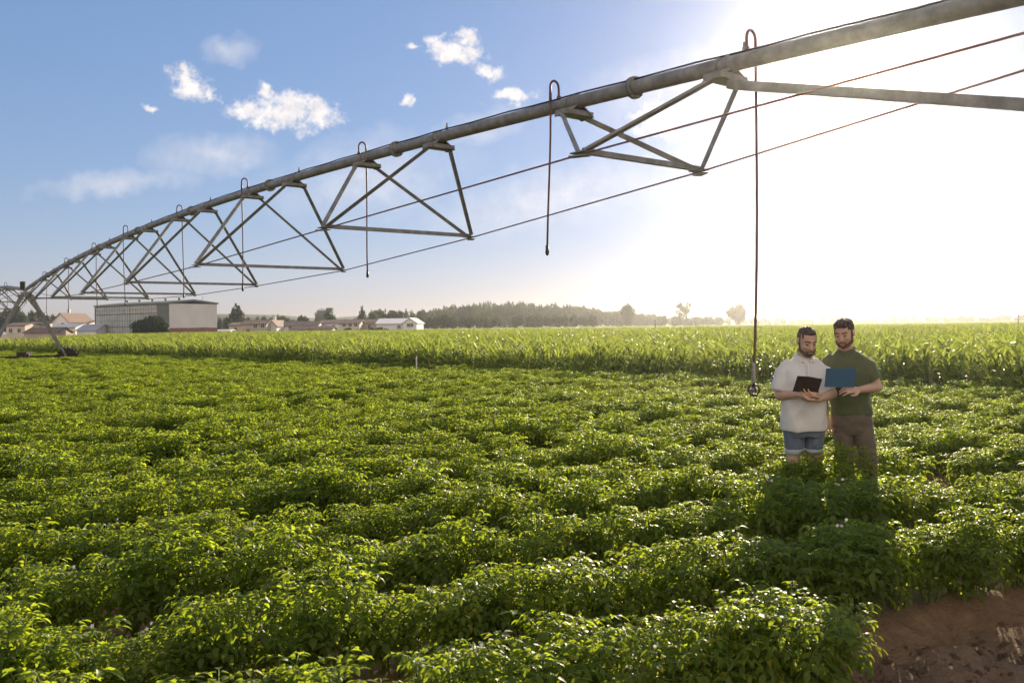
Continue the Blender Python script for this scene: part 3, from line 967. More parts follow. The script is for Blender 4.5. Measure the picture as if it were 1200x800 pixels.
# ------------------------------------------------------------------ trees
def crown_mesh(name, seed, lumps, n, size, mat, sq=1.0):
    """Leaf clumps spread through the volume of several lumps (cx, cy, cz, rx, ry, rz)."""
    rng = np.random.default_rng(seed); mb = MB()
    vol = np.array([l[3] * l[4] * l[5] for l in lumps]) ** .8; vol /= vol.sum()
    for i in range(n):
        l = lumps[rng.choice(len(lumps), p=vol)]
        d = rng.normal(0, 1, 3); d /= np.linalg.norm(d); r = rng.uniform(.25, 1.0) ** .45
        r *= 1 + .22 * vnoise(d[0] * 2.3 + l[0] + seed, d[1] * 2.3 + l[1], d[2] * 2.3).item()
        p = V((l[0] + d[0] * l[3] * r, l[1] + d[1] * l[4] * r, l[2] + d[2] * l[5] * r))
        nn = V(rng.normal(0, 1, 3) + d * .8); nn.normalize()
        x = nn.orthogonal().normalized(); x.rotate(Quaternion(nn, rng.uniform(0, 6.28))); y = nn.cross(x)
        s_ = size * rng.uniform(.6, 1.35)
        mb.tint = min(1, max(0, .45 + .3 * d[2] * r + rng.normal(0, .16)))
        mb.add([p - x * s_, p - y * s_ * .6, p + x * s_ + nn * s_ * .2, p + y * s_ * .6], [(0, 1, 2, 3)])
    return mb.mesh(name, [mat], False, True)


def lumps_round(rng, w, h0, h1, k=7):
    out = []
    zc, rz = (h0 + h1) / 2, (h1 - h0) / 2
    for i in range(k):
        a = rng.uniform(0, 2 * PI); e = rng.uniform(-.7, .9)
        out.append((math.cos(a) * w * .45 * math.cos(e), math.sin(a) * w * .45 * math.cos(e), zc + math.sin(e) * rz * .5, w * rng.uniform(.42, .6), w * rng.uniform(.42, .6), rz * rng.uniform(.42, .6)))
    return out


def trunk_mesh(seed, h, r, limbs=4, spread=.3):
    rng = np.random.default_rng(seed); mb = MB()
    mb.tube([V((0, 0, -.2)), V((rng.normal(0, .05), 0, h * .5)), V((rng.normal(0, .1), rng.normal(0, .1), h))], [r * 1.2, r * .9, r * .5], 7)
    for i in range(limbs):
        a = rng.uniform(0, 2 * PI); z0 = h * rng.uniform(.45, .9)
        mb.tube([V((0, 0, z0)), V((math.cos(a) * spread * h * .6, math.sin(a) * spread * h * .6, z0 + h * .25)), V((math.cos(a) * spread * h, math.sin(a) * spread * h, z0 + h * .5))], [r * .5, r * .35, r * .15], 5)
    return mb.mesh('trunk', [M['bark']], True)


# unit trees: crown half width 1, total height 1 (scaled when placed)
def unit(kind, seed):
    rng = np.random.default_rng(seed)
    if kind == 'round':      # clipped street-tree ball on a clear trunk
        return crown_mesh('crown', seed, lumps_round(rng, .95, .20, 1.0, 8), 1500, .10, M['tree_leaf']), trunk_mesh(seed, .5, .045)
    if kind == 'broad':      # tall wood-edge tree
        return crown_mesh('crown', seed, lumps_round(rng, .9, .10, 1.0, 10), 1500, .09, M['tree_leaf']), trunk_mesh(seed, .5, .04)
    if kind == 'sparse':
        l = [(rng.normal(0, .45), rng.normal(0, .3), rng.uniform(.4, .92), rng.uniform(.2, .36), rng.uniform(.2, .36), rng.uniform(.07, .13)) for i in range(11)]
        return crown_mesh('crown', seed, l, 800, .07, M['tree_leaf']), trunk_mesh(seed, .62, .035, 7, .34)
    if kind == 'cedar':      # tiered conifer with gaps between flat boughs
        l = []
        for i in range(22):
            f = i / 21; a = rng.uniform(0, 2 * PI); rr = (1 - f) ** .8 * .85 + .06
            z = .12 + .86 * f
            for q in range(2):
                l.append((math.cos(a + q * 2.6) * rr * .5, math.sin(a + q * 2.6) * rr * .5, z, rr * .55, rr * .55, .025))
        return crown_mesh('crown', seed, l, 1300, .065, M['cedar_leaf']), trunk_mesh(seed, .93, .03, 0)
    if kind == 'poplar':
        l = [(rng.normal(0, .1), rng.normal(0, .1), .12 + .8 * i / 7, .7 * math.sin(PI * (.2 + .75 * i / 7)) + .15, .7, .12) for i in range(8)]
        return crown_mesh('crown', seed, l, 800, .09, M['tree_leaf']), trunk_mesh(seed, .6, .04, 0)
    if kind == 'umbrella':
        return crown_mesh('crown', seed, [(rng.normal(0, .5), rng.normal(0, .4), .74 + rng.normal(0, .04), .5, .5, .22) for i in range(9)], 1300, .09, M['cedar_leaf']), trunk_mesh(seed, .66, .05, 5, .5)
    if kind == 'bush':
        l = lumps_round(rng, .85, .0, .95, 10)
        return crown_mesh('foliage', seed, l, 1900, .085, M['cedar_leaf']), trunk_mesh(seed, .4, .03, 6, .5)


UNITS = {k: [unit(k, 700 + 10 * i + len(k)) for i in range(n)] for k, n in (('round', 4), ('broad', 4), ('sparse', 3), ('cedar', 2), ('poplar', 2), ('umbrella', 1), ('bush', 2))}
tree_i = [0]
def tree(kind, x, ytop, wpx, D, label, name=None, cat='tree', group=None):
    q = at(x, ytop, D); hgt = max(q.z, 1.0); hw = wpx / 2 * D / F
    tree_i[0] += 1
    cr, tr = UNITS[kind][tree_i[0] % len(UNITS[kind])]
    o = empty(name or {'round': 'round_tree', 'broad': 'broadleaf_tree', 'sparse': 'open_tree', 'cedar': 'cedar_tree', 'poplar': 'slender_tree', 'umbrella': 'umbrella_pine', 'bush': 'bush'}[kind], (q.x, D, 0), None, R.uniform(0, 6.28))
    a = link_mesh('crown' if kind != 'bush' else 'foliage', cr, o); b = link_mesh('trunk' if kind != 'bush' else 'stem', tr, o)
    for m in (a, b): m.scale = (hw, hw, hgt)
    tag(o, label, cat, group)
    return o


tree('cedar', 277, 355, 38, 262, 'dark tiered cedar standing tallest beside the pale warehouse')
for i, (x, y, w, k) in enumerate([(257, 372, 9, 'poplar'), (265, 371, 10, 'broad'), (292, 371, 12, 'broad'), (302, 371, 9, 'poplar'), (309, 370, 9, 'broad'), (320, 370, 10, 'poplar'), (325, 369, 8, 'poplar')]):
    tree(k, x, y, w, 340 + 5 * i, ['slim tree close behind the warehouse end wall', 'bushy low tree between the warehouse and the tall cedar', 'green tree just past the cedar above the tan house', 'slender tree above the ridge of the tan house', 'small tree behind the tan house gable',
         'slender tree by the white pole of the white house', 'narrow dark tree next to the white house chimney'][i])
tree('round', 333, 368, 20, 330, 'wide rounded tree above the roof of the white house')
tree('round', 355, 369, 18, 315, 'blue green domed tree behind the end of the white house')
tree('poplar', 371, 366, 8, 330, 'narrow upright tree just before the grey water tank')
tree('sparse', 388, 361, 22, 268, 'open thin crowned tree beside the grey water tank')
tree('cedar', 424, 358, 26, 275, 'pointed cedar above the red roofed cream house')
tree('broad', 437, 364, 18, 285, 'rounded tree touching the pointed cedar above the tan house')
tree('umbrella', 457, 364, 30, 300, 'broad umbrella pine rising over the long white hall')
for i, (x, y, w, k) in enumerate([(470, 366, 9, 'poplar'), (476, 363, 8, 'poplar'), (482, 364, 8, 'poplar'), (494, 363, 18, 'broad')]):
    tree(k, x, y, w, 330 + 4 * i, ['slender tree next to the umbrella pine', 'second slender tree past the umbrella pine, tallest of three', 'third slender tree past the umbrella pine', 'rounded tree at the start of the far wood above the hall'][i])
# clipped ball trees standing in a row before the wood
r1 = [493, 502, 512, 521, 531, 541, 551, 561, 572, 583]
for i, x in enumerate(r1):
    tree('round', x, 369.5 + (i % 3) * .6 - (1.5 if i in (2, 3) else 0), 15, 285, '%s ball shaped tree from the hall in the longer row' % ORD[i], group='ball shaped trees in a row')
r2 = [606, 623, 632, 642, 652, 662, 673, 684, 694]
for i, x in enumerate(r2):
    tree('round', x, 368 + (i % 2) * 1.2, 17 if i < 2 else 14, 290, ('ball shaped tree alone in the gap between the two rows' if i == 0 else '%s ball shaped tree in the shorter row beyond the gap' % ORD[i - 1]), group='ball shaped trees in a row')
tree('broad', 735, 356, 22, 330, 'tall forked tree standing clear of the wood beyond the ball shaped trees')
tree('sparse', 800, 355, 20, 330, 'thin crowned tree rising above the low dark trees')
tree('broad', 863, 353, 26, 320, 'tall tree beside the distant irrigation arm')
for i, x in enumerate([776, 792, 806, 818, 830, 841]):
    tree('broad', x, 369 + (i % 3), 17, 345, '%s low dark tree in the clump below the thin crowned tree' % ORD[i], group='low dark trees in a clump')
for i, (x, y, w) in enumerate([(1078, 371, 9), (1092, 369, 12), (1106, 367, 15)]):
    tree('broad', x, y, w, 620, ['smallest of three pale trees on the hazy horizon', 'middle one of three pale trees on the hazy horizon', 'largest of three pale trees on the hazy horizon'][i])
tree('bush', 166, 371, 34, 194, 'dark green bush against the glazed warehouse wall, lower of the two', cat='bush')
tree('bush', 181, 366, 40, 195, 'larger dark bush against the glazed warehouse wall near its corner', cat='bush')
for i, (x, y, w) in enumerate([(407, 383, 14), (418, 385, 12), (436, 383, 13), (445, 382, 12), (453, 384, 10)]):
    tree('bush', x, y, w, 232, ['olive bush under the red roofed cream house', 'low olive bush below the tan house wall', 'olive bush between the tan house and the white hall', 'rounded bush before the white hall', 'small bush before the middle of the white hall'][i], cat='bush')

# far woods: seen as single masses
def wood(name, label, spots, kinds):
    pts, protos, ix = [], [], {}
    for k in kinds:
        for cr, tr in UNITS[k]:
            ix.setdefault(k, []).append(len(protos)); protos.append(cr)
    mb = MB(); vs_all, fs_all, t_all = [], [], []
    n0 = 0
    for X, Y, hw, h, k in spots:
        me = protos[ix[k][R.integers(0, len(ix[k]))]]
        co = np.empty(len(me.vertices) * 3, np.float32); me.vertices.foreach_get('co', co); co = co.reshape(-1, 3)
        ti = np.empty(len(me.vertices), np.float32); me.attributes['tint'].data.foreach_get('value', ti)
        a = R.uniform(0, 6.28); ca, sa = math.cos(a), math.sin(a)
        q = np.stack([(co[:, 0] * ca - co[:, 1] * sa) * hw + X, (co[:, 0] * sa + co[:, 1] * ca) * hw + Y, co[:, 2] * h], 1)
        vs_all.append(q); t_all.append(np.clip(ti + R.normal(0, .12), 0, 1)); fs_all.append(np.arange(len(co)).reshape(-1, 4) + n0); n0 += len(co)
    v, f, tt = np.concatenate(vs_all), np.concatenate(fs_all), np.concatenate(t_all)
    me = bpy.data.meshes.new(name); me.vertices.add(len(v)); me.vertices.foreach_set('co', v.reshape(-1).astype(np.float32))
    me.loops.add(f.size); me.loops.foreach_set('vertex_index', f.reshape(-1).astype(np.int32))
    me.polygons.add(len(f)); me.polygons.foreach_set('loop_start', np.arange(0, f.size, 4, dtype=np.int32)); me.update(calc_edges=True)
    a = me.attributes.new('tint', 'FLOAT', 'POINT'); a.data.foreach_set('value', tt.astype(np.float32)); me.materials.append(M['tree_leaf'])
    tag(link_mesh(name, me), label, 'wood', kind='stuff')


sp = []
prof = [(480, 368), (500, 366), (515, 361), (530, 357), (560, 356), (575, 354), (595, 352), (607, 355), (625, 355), (645, 357), (662, 356), (685, 358), (700, 360), (720, 363), (740, 365), (760, 367), (775, 370)]
for x in np.arange(482, 775, 6.5):
    for layer in range(2):
        xx = x + R.uniform(-3, 3); yt = np.interp(xx, [p[0] for p in prof], [p[1] for p in prof]) + R.uniform(-1.2, 3.0) + layer * 2
        D = 430 - layer * 25 + R.uniform(-8, 8); q = at(xx, yt, D)
        sp.append((q.x, D, R.uniform(6, 10) * D / F, q.z, 'broad' if R.random() < .8 else 'poplar'))
wood('wood', 'hazy brown green wood rising behind the rows of ball shaped trees', sp, ['broad', 'poplar'])
sp = []
for x in np.arange(-150, 130, 6):
    xx = x + R.uniform(-3, 3); D = 400 + R.uniform(-15, 15); q = at(xx, np.interp(xx, [-150, 0, 30, 60, 75, 115], [357, 360, 362, 367, 375, 375]) + R.uniform(-1, 2), D)
    sp.append((q.x, D, 8 * D / F, q.z, 'broad'))
wood('wood', 'dark wooded slope behind the far irrigation tower and red roofed houses', sp, ['broad'])
sp = []
for x in np.arange(250, 520, 8):
    xx = x + R.uniform(-3, 3); D = 470 + R.uniform(-15, 15); q = at(xx, 375.5 - (xx - 250) * .012 + R.uniform(-1.5, 1.5), D)
    sp.append((q.x, D, 6 * D / F, max(q.z, 2), 'broad'))
for x in np.arange(770, 1420, 7):
    xx = x + R.uniform(-3, 3); D = 470 + R.uniform(-40, 40); q = at(xx, 371.5 - (xx - 900) * .006 + R.uniform(-2, 2), D)
    sp.append((q.x, D, 5 * D / F, max(q.z, 3), 'broad'))
wood('distant_treeline', 'low pale line of trees along the hazy horizon', sp, ['broad'])

# low far hills
mb = MB(); vs = []
hx = np.linspace(-420, 200, 60)
for j, (y0, k) in enumerate(((660, 0), (700, .75), (740, 1), (780, .7), (830, 0))):
    for X in hx:
        vs.append(V((X, y0, -.5 + k * (13.5 + 2.5 * vnoise(X * .008, 3.0).item() + 1.5 * vnoise(X * .03, 1.0).item()) * min(1, (X + 420) / 90, (200 - X) / 160))))
mb.add(vs, [(j * 60 + i, j * 60 + i + 1, (j + 1) * 60 + i + 1, (j + 1) * 60 + i) for j in range(4) for i in range(59)])
M['hill'] = simple('far_wooded_hill', (.07, .085, .04), (.045, .06, .03), .05, .95)
tag(mb.build('hills', M['hill'], None, True), 'low pale hills beyond the houses', 'hills', kind='structure')

# ------------------------------------------------------------------ buildings
def house(x0, x1, ye, yr, D, wall, roof, label, dep=8.0, gable=False, wins=(), name='house', door=None, chimney=False, cat='house', yaw=None, left_gable=False):
    """Box house seen from pixel x0 to x1, eaves at ye and ridge at yr."""
    a, b = at(x0, ye, D), at(x1, ye, D)
    ze = a.z * .5 + b.z * .5; zr = at((x0 + x1) / 2, yr, D + dep / 2).z
    w = b.x - a.x
    o = empty(name, ((a.x + b.x) / 2, D + dep / 2, 0)); tag(o, label, cat)
    if yaw is not None: o.rotation_euler = (0, 0, yaw)
    hw, hd, ov = w / 2, dep / 2, .35
    mb = MB()
    if not gable:   # ridge along the front
        sec = [V((0, -hd, -.2)), V((0, hd, -.2)), V((0, hd, ze)), V((0, 0, zr - .05)), V((0, -hd, ze))]
        ax_ = V((1, 0, 0)); half = hw
    else:
        sec = [V((-hw, 0, -.2)), V((hw, 0, -.2)), V((hw, 0, ze)), V((0, 0, zr - .05)), V((-hw, 0, ze))]
        ax_ = V((0, 1, 0)); half = hd
    vs = [p - ax_ * half for p in sec] + [p + ax_ * half for p in sec]
    mb.add(vs, [(4, 3, 2, 1, 0), (5, 6, 7, 8, 9), (0, 1, 6, 5), (1, 2, 7, 6), (2, 3, 8, 7), (3, 4, 9, 8), (4, 0, 5, 9)])
    mb.build('wall', wall, o)
    mb = MB()
    span = hd if not gable else hw
    sl = (zr - ze) / span
    for sg in (-1, 1):
        e0 = V((0, sg * (span + ov), ze - ov * sl + .06)) if not gable else V((sg * (span + ov), 0, ze - ov * sl + .06))
        r0 = V((0, 0, zr + .06))
        vs = []
        for s2 in (-1, 1):
            for p in (e0, r0, r0 + V((0, 0, .18)), e0 + V((0, 0, .18))): vs.append(p + ax_ * s2 * (half + ov))
        mb.add(vs, [(0, 1, 2, 3), (7, 6, 5, 4), (0, 4, 5, 1), (1, 5, 6, 2), (2, 6, 7, 3), (3, 7, 4, 0)])
    rf = mb.build('roof', roof, o)
    if chimney:
        mb = MB(); mb.box((-hw * .55, 0, zr + .5), (.7, .7, 1.5)); mb.box((-hw * .55, 0, zr + 1.3), (.9, .9, .15)); mb.build('chimney', wall, rf)
    for fx, zc, ww, hh in wins:
        mb = MB(); mb.box((fx * hw, -hd - .02, zc), (ww, .08, hh)); wi = mb.build('window', M['window'], o)
        mb = MB()
        for dx in (-ww / 2 - .05, 0, ww / 2 + .05): mb.box((fx * hw + dx, -hd - .06, zc), (.1 if dx else .05, .1, hh + .2))
        mb.box((fx * hw, -hd - .07, zc - hh / 2 - .08), (ww + .3, .16, .1)); mb.build('frame', M['white_paint'], wi)
    if door is not None:
        mb = MB(); mb.box((door * hw, -hd - .03, 1.05), (1.0, .1, 2.1)); mb.build('door', M['wood'], o)
    return o


# at the far left, behind the tower
house(7, 29, 382, 379, 225, M['cream_wall'], M['terracotta'], 'small cream house with a red roof behind the irrigation tower', wins=((-.5, 2.5, .9, 1.0), (.4, 2.5, .9, 1.0)))
house(30, 54, 382, 377.5, 240, M['white_wall'], M['terracotta'], 'white shed with red tiles next to the cream house')
house(28, 66, 390, 384.5, 212, M['tan_wall'], M['old_tile'], 'low dark roofed barn in front of the red roofed houses', cat='barn', name='barn')
house(61, 80, 377, 368, 238, M['white_wall'], M['terracotta'], 'tall white gabled house with a red roof beside the blue grey sheds', gable=True, dep=14, wins=((.3, 4.0, .8, .9),), chimney=True)
house(70, 103, 380, 377, 246, M['white_wall'], M['terracotta'], 'white house wing with a low red roof above the sheds', dep=9)
house(62, 88, 384, 380.5, 222, M['white_wall'], M['blue_wall'], 'white walled shed with a pale blue roof', cat='shed', name='shed', dep=9)
house(90, 112, 387.5, 381, 216, M['white_wall'], M['blue_wall'], 'white shed with a blue grey roof touching the warehouse', cat='shed', name='shed', dep=9)

# warehouse: long glazed side, pale end wall over a brick plinth
wh = empty('warehouse', (-82.3, 205, 0)); tag(wh, 'large pale warehouse with glazed side and red brick base', 'warehouse')
ld = V((-.81, .587, 0)); wd = V((.587, .81, 0)); LW, WW, HW = 34.0, 13.2, 8.55
def wbox(mb, a0, a1, b0, b1, z0, z1):
    vs = [ld * a + wd * b + V((0, 0, z)) for z in (z0, z1) for b in (b0, b1) for a in (a0, a1)]
    mb.add(vs, [(0, 2, 3, 1), (4, 5, 7, 6), (0, 1, 5, 4), (2, 6, 7, 3), (0, 4, 6, 2), (1, 3, 7, 5)])
mb = MB(); wbox(mb, .1, LW, .1, WW - .1, -.2, HW - .1); mb.build('wall', M['dark_sheet'], wh)
mb = MB(); wbox(mb, -.05, .1, .0, WW, 2.55, HW - .1)
for i in range(1, 16): wbox(mb, -.09, -.05, WW * i / 16 - .03, WW * i / 16 + .03, 2.55, HW - .1)
mb.build('end_wall', M['sheet'], wh)
mb = MB(); wbox(mb, -.10, .1, .0, WW, -.2, 2.5); mb.build('brick_base', M['brick'], wh)
mb = MB(); wbox(mb, -.14, -.10, WW * .62, WW * .80, 2.35, 2.62); mb.build('awning', M['dark_sheet'], wh)
mb = MB()
sec = [(-.3, HW - .12), (-.3, HW + .25), (WW / 2, HW + 1.0), (WW + .3, HW + .25), (WW + .3, HW - .12), (WW / 2, HW + .55)]
vs = [ld * a + wd * b + V((0, 0, z)) for a in (-.35, LW + .3) for b, z in sec]
mb.add(vs, [(0, 1, 2, 5), (5, 2, 3, 4), (7, 6, 11, 8), (8, 11, 10, 9)] + [(i, i + 6, (i + 1) % 6 + 6, (i + 1) % 6) for i in range(6)])
rf = mb.build('roof', M['dark_sheet'], wh)
for a in (6, 12, 18, 24, 30):
    mb = MB(); q = ld * a + wd * (WW / 2) + V((0, 0, HW + 1.0)); mb.tube([q, q + V((0, 0, .35)), q + V((0, 0, .36)), q + V((0, 0, .6))], [.25, .25, .45, .3], 10); mb.build('roof_vent', M['dark_sheet'], rf)
mb = MB(); q = ld * 1 + wd * (WW * .72) + V((0, 0, HW + .7)); mb.tube([q, q + V((.5, 0, 1.2))], .05, 5); mb.build('aerial', M['dark_sheet'], rf)
cols = [5.2, 9.8, 14.6, 19.5, 24.3, 29.2, 33.6]
for r_, (z0, z1) in enumerate(((.3, 2.9), (3.1, 6.1), (6.35, 8.2))):
    for i in range(6):
        mb = MB(); wbox(mb, cols[i] + .12, cols[i + 1] - .12, -.06, .1, z0, z1)
        pn = mb.build('window', M['glazing_pale'] if (r_ == 2 and i in (0, 1, 2)) else M['glazing'], wh)
        mb = MB()
        for k in range(1, 4):
            a = cols[i] + (cols[i + 1] - cols[i]) * k / 4; wbox(mb, a - .04, a + .04, -.10, -.06, z0, z1)
        wbox(mb, cols[i] + .12, cols[i + 1] - .12, -.11, -.065, (z0 + z1) / 2 - .04, (z0 + z1) / 2 + .04)
        mb.build('frame', M['dark_sheet'], pn)
for a in (0, LW * .5, LW - .2):
    mb = MB(); wbox(mb, a, a + .16, -.16, -.0, 0, HW - .15); mb.build('downpipe', M['dark_sheet'], wh)

# houses beyond the warehouse
house(253, 269, 388.3, 387, 222, M['white_wall'], M['sheet'], 'long low white outbuilding joined to the warehouse end', dep=4, cat='outbuilding', name='outbuilding')
house(268, 285, 381.5, 378.5, 240, M['cream_wall'], M['old_tile'], 'small cream house with a weathered roof below the cedar', wins=((-.1, 2.2, .8, .8),))
house(283, 312, 380, 376, 232, M['tan_wall'], M['old_tile'], 'tan house with two dark windows and a weathered roof', wins=((.1, 3.0, 1.0, 1.2), (.7, 3.0, 1.0, 1.2)), door=-.5)
house(312, 324, 382, 376, 236, M['white_wall'], M['terracotta'], 'narrow white gabled house front with a tall pale chimney', gable=True, dep=12, chimney=True)
house(323, 372, 382, 377.5, 243, M['white_wall'], M['terracotta'], 'long white house with two small windows and a red roof', wins=((-.75, 2.6, .9, 1.1), (-.3, 2.6, .9, 1.1)), door=.2)
house(340, 372, 387, 384, 226, M['tan_wall'], M['old_tile'], 'low tan stable in front of the long white house', dep=5, cat='stable', name='stable', door=.5)
house(366, 389, 386, 383, 222, M['cream_wall'], M['old_tile'], 'low cream shed below the grey water tank', dep=5, cat='shed', name='shed')
house(373, 400, 379, 375.5, 250, M['white_wall'], M['terracotta'], 'cream white house under the water tank with one dark window', wins=((.35, 2.4, .9, 1.1),), gable=False)
house(397, 421, 379.5, 375.5, 240, M['cream_wall'], M['terracotta'], 'cream house with a bright red roof and three windows', wins=((-.5, 3, .9, 1.1), (.1, 3, .9, 1.1), (.65, 3, .9, 1.1)))
house(419, 442, 379, 375, 246, M['tan_wall'], M['old_tile'], 'tan house with a brown roof below the pointed cedar', wins=((.2, 2.4, .9, 1.0),))
house(441, 476, 379.5, 374, 238, M['white_wall'], M['sheet'], 'long white hall with a pale roof before the umbrella pine', dep=14, wins=((.5, 2.2, .8, .8),), cat='hall', name='hall')
house(472, 488, 378.5, 373.5, 234, M['white_wall'], M['sheet'], 'white gable end wing of the long hall', gable=True, dep=18, wins=((-.2, 2.6, .8, .9), (.3, 2.6, .8, .9)), cat='hall', name='hall')
# grey water tank
q = at(378, 361, 275); o = empty('water_tank', (q.x, 275, 0)); tag(o, 'grey domed water tank rising above the roofs', 'water tank')
hz = q.z
mb = MB(); mb.tube([V((0, 0, 0)), V((0, 0, hz * .5)), V((0, 0, hz * .52)), V((0, 0, hz * .9))], [1.5, 1.5, 1.9, 1.9], 24); mb.build('drum', M['dark_sheet'], o, True)
mb = MB(); mb.tube([V((0, 0, hz * .9)), V((0, 0, hz * .96)), V((0, 0, hz))], [1.95, 1.4, .2], 24); mb.build('dome', M['sheet'], o, True)
# low pale shelter in the maize
q = at(877, 381, 170); o = empty('shelter', (q.x, 170, 0)); tag(o, 'low pale roofed shelter standing in the far maize', 'shelter')
mb = MB(); mb.box((0, 0, q.z), (3.2, 2.2, .12)); mb.box((0, -1.1, q.z - .1), (3.2, .06, .2)); mb.build('roof', M['sheet'], o)
for sx in (-1.4, 1.4):
    for sy in (-.9, .9):
        mb = MB(); mb.box((sx, sy, q.z / 2 - .05), (.1, .1, q.z - .1)); mb.build('leg', M['wood'], o)

# thin posts standing out of the maize
def post(xt, yt, D, lean, label, rad=.05, plate=False):
    q = at(xt, yt, D); o = empty('post', (q.x + lean, D, 0)); tag(o, label, 'post')
    mb = MB(); mb.tube([V((0, 0, 0)), V((-lean, 0, q.z))], [rad, rad * .8], 8); mb.build('shaft', M['wood'], o)
    mb = MB(); mb.box((-lean, 0, q.z + .03), (rad * 3, rad * 3, .08)); mb.build('cap', M['black'], o)
post(654, 373, 150, .1, 'thin post standing in front of the shorter row of ball shaped trees')
post(767, 376, 95, .25, 'leaning thin post in the maize below the low dark trees')
post(888, 370, 130, 0, 'slim post close beside the long hanging hose')
post(897, 373, 130, 0, 'second slim post just past the long hanging hose')
post(952, 373, 170, 0, 'slim post on the horizon between the two men')
post(1193, 370, 62, 0, 'tall thin post in the maize at the sunny end of the field', .035)
q = at(487.5, 419, 27.3); o = empty('stake', (q.x, 27.3, 0)); tag(o, 'short white stake at the border between potatoes and maize', 'stake')
mb = MB(); mb.tube([V((0, 0, 0)), V((.01, 0, q.z)), V((.01, 0, q.z + .04))], [.024, .022, .008], 8); mb.build('shaft', M['sheet'], o)
q = at(1052, 447, 18.9); o = empty('stake', (q.x - .1, 17.2, 0)); tag(o, 'dark wooden stake at the maize edge past the two men', 'stake')
mb = MB(); mb.tube([V((0, 0, 0)), V((.0, 0, .62)), V((0, 0, .66))], [.03, .03, .012], 8); mb.build('shaft', M['wood'], o)

# ------------------------------------------------------------------ the two men
def remesh(mb, name, mat, parent, voxel=.006, smooth=4, wrinkle=None, crop=None):
    me = mb.mesh(name, mat); tmp = bpy.data.objects.new(name + '_tmp', me); COL.objects.link(tmp)
    r = tmp.modifiers.new('r', 'REMESH'); r.mode = 'VOXEL'; r.voxel_size = voxel; r.use_smooth_shade = True
    sm = tmp.modifiers.new('s', 'SMOOTH'); sm.factor = .5; sm.iterations = smooth
    dg = bpy.context.evaluated_depsgraph_get()
    out = bpy.data.meshes.new_from_object(tmp.evaluated_get(dg), depsgraph=dg); out.name = name
    bpy.data.objects.remove(tmp, do_unlink=True)
    n = len(out.vertices)
    if wrinkle:
        amp, sc, seed = wrinkle
        co = np.empty(n * 3, np.float32); out.vertices.foreach_get('co', co); co = co.reshape(-1, 3)
        nr = np.empty(n * 3, np.float32); out.vertices.foreach_get('normal', nr); nr = nr.reshape(-1, 3)
        w = -1.7 * np.abs(vnoise(co[:, 0] * sc[0] * .8 + co[:, 2] * sc[2] * .5 + seed + 3, co[:, 1] * sc[1] * .8, co[:, 2] * sc[2] * .8 - co[:, 0] * sc[0] * .6)) ** .9 * (amp > .006) + .9 * (amp > .006) + vnoise(co[:, 0] * sc[0] + seed, co[:, 1] * sc[1], co[:, 2] * sc[2]) + .5 * vnoise(co[:, 0] * sc[0] * 2.3, co[:, 1] * sc[1] * 2.3 + seed, co[:, 2] * sc[2] * 2.3)
        co = co + nr * (w * amp)[:, None]
        out.vertices.foreach_set('co', co.reshape(-1).astype(np.float32))
    out.polygons.foreach_set('use_smooth', [True] * len(out.polygons))
    out.materials.clear(); out.materials.append(mat)
    o = bpy.data.objects.new(name, out); COL.objects.link(o)
    if parent: o.parent = parent
    return o


def chain(mb, pts, rs):
    for i in range(len(pts) - 1): mb.capsule(pts[i], pts[i + 1], rs[i], rs[i + 1])


def hand(mb, wrist, d, n, side, curl=(.5, .6, .4), spread=.10, thumb=.6, L=1.0):
    """Palm and five fingers. d: towards the fingers, n: out of the back of the hand, side: +1/-1 where the thumb sits along n x d."""
    d = V(d).normalized(); n = (V(n) - d * V(n).dot(d)).normalized(); x = n.cross(d).normalized() * side
    wrist = V(wrist)
    kn = []
    for i, off in enumerate((.034, .012, -.011, -.032)):
        k = wrist + d * (.090 - abs(off - .008) * .35) * L + x * off
        kn.append(k)
        mb.capsule(wrist + d * .012 + x * off * .55, k, .018, .0125)
    for i, k in enumerate(kn):
        ln = (.042, .048, .044, .034)[i] * L
        q, ang = k, 0
        dd0 = (d + x * spread * (1.2, .3, -.5, -1.3)[i]).normalized()
        for j in range(3):
            ang += curl[j] * (1 + .12 * i)
            dd = dd0 * math.cos(ang) - n * math.sin(ang)
            q2 = q + dd * ln * (1, .66, .52)[j]
            mb.capsule(q, q2, (.0100, .0090, .0082)[j], (.0090, .0082, .0068)[j], 10)
            q = q2
    b = wrist + d * .022 + x * .024
    t1 = b + (d * .55 + x * .75 - n * .25 * thumb).normalized() * .045
    t2 = t1 + (d * .85 + x * .35 - n * .5 * thumb).normalized() * .034
    t3 = t2 + (d * .95 + x * .0 - n * .6 * thumb).normalized() * .026
    chain(mb, [b, t1, t2, t3], [.017, .0125, .0105, .0085])


def head_matrix(c, yaw, tilt, roll=0):
    return Matrix.Translation(c) @ Matrix.Rotation(yaw, 4, 'Z') @ Matrix.Rotation(tilt, 4, 'X') @ Matrix.Rotation(roll, 4, 'Y')


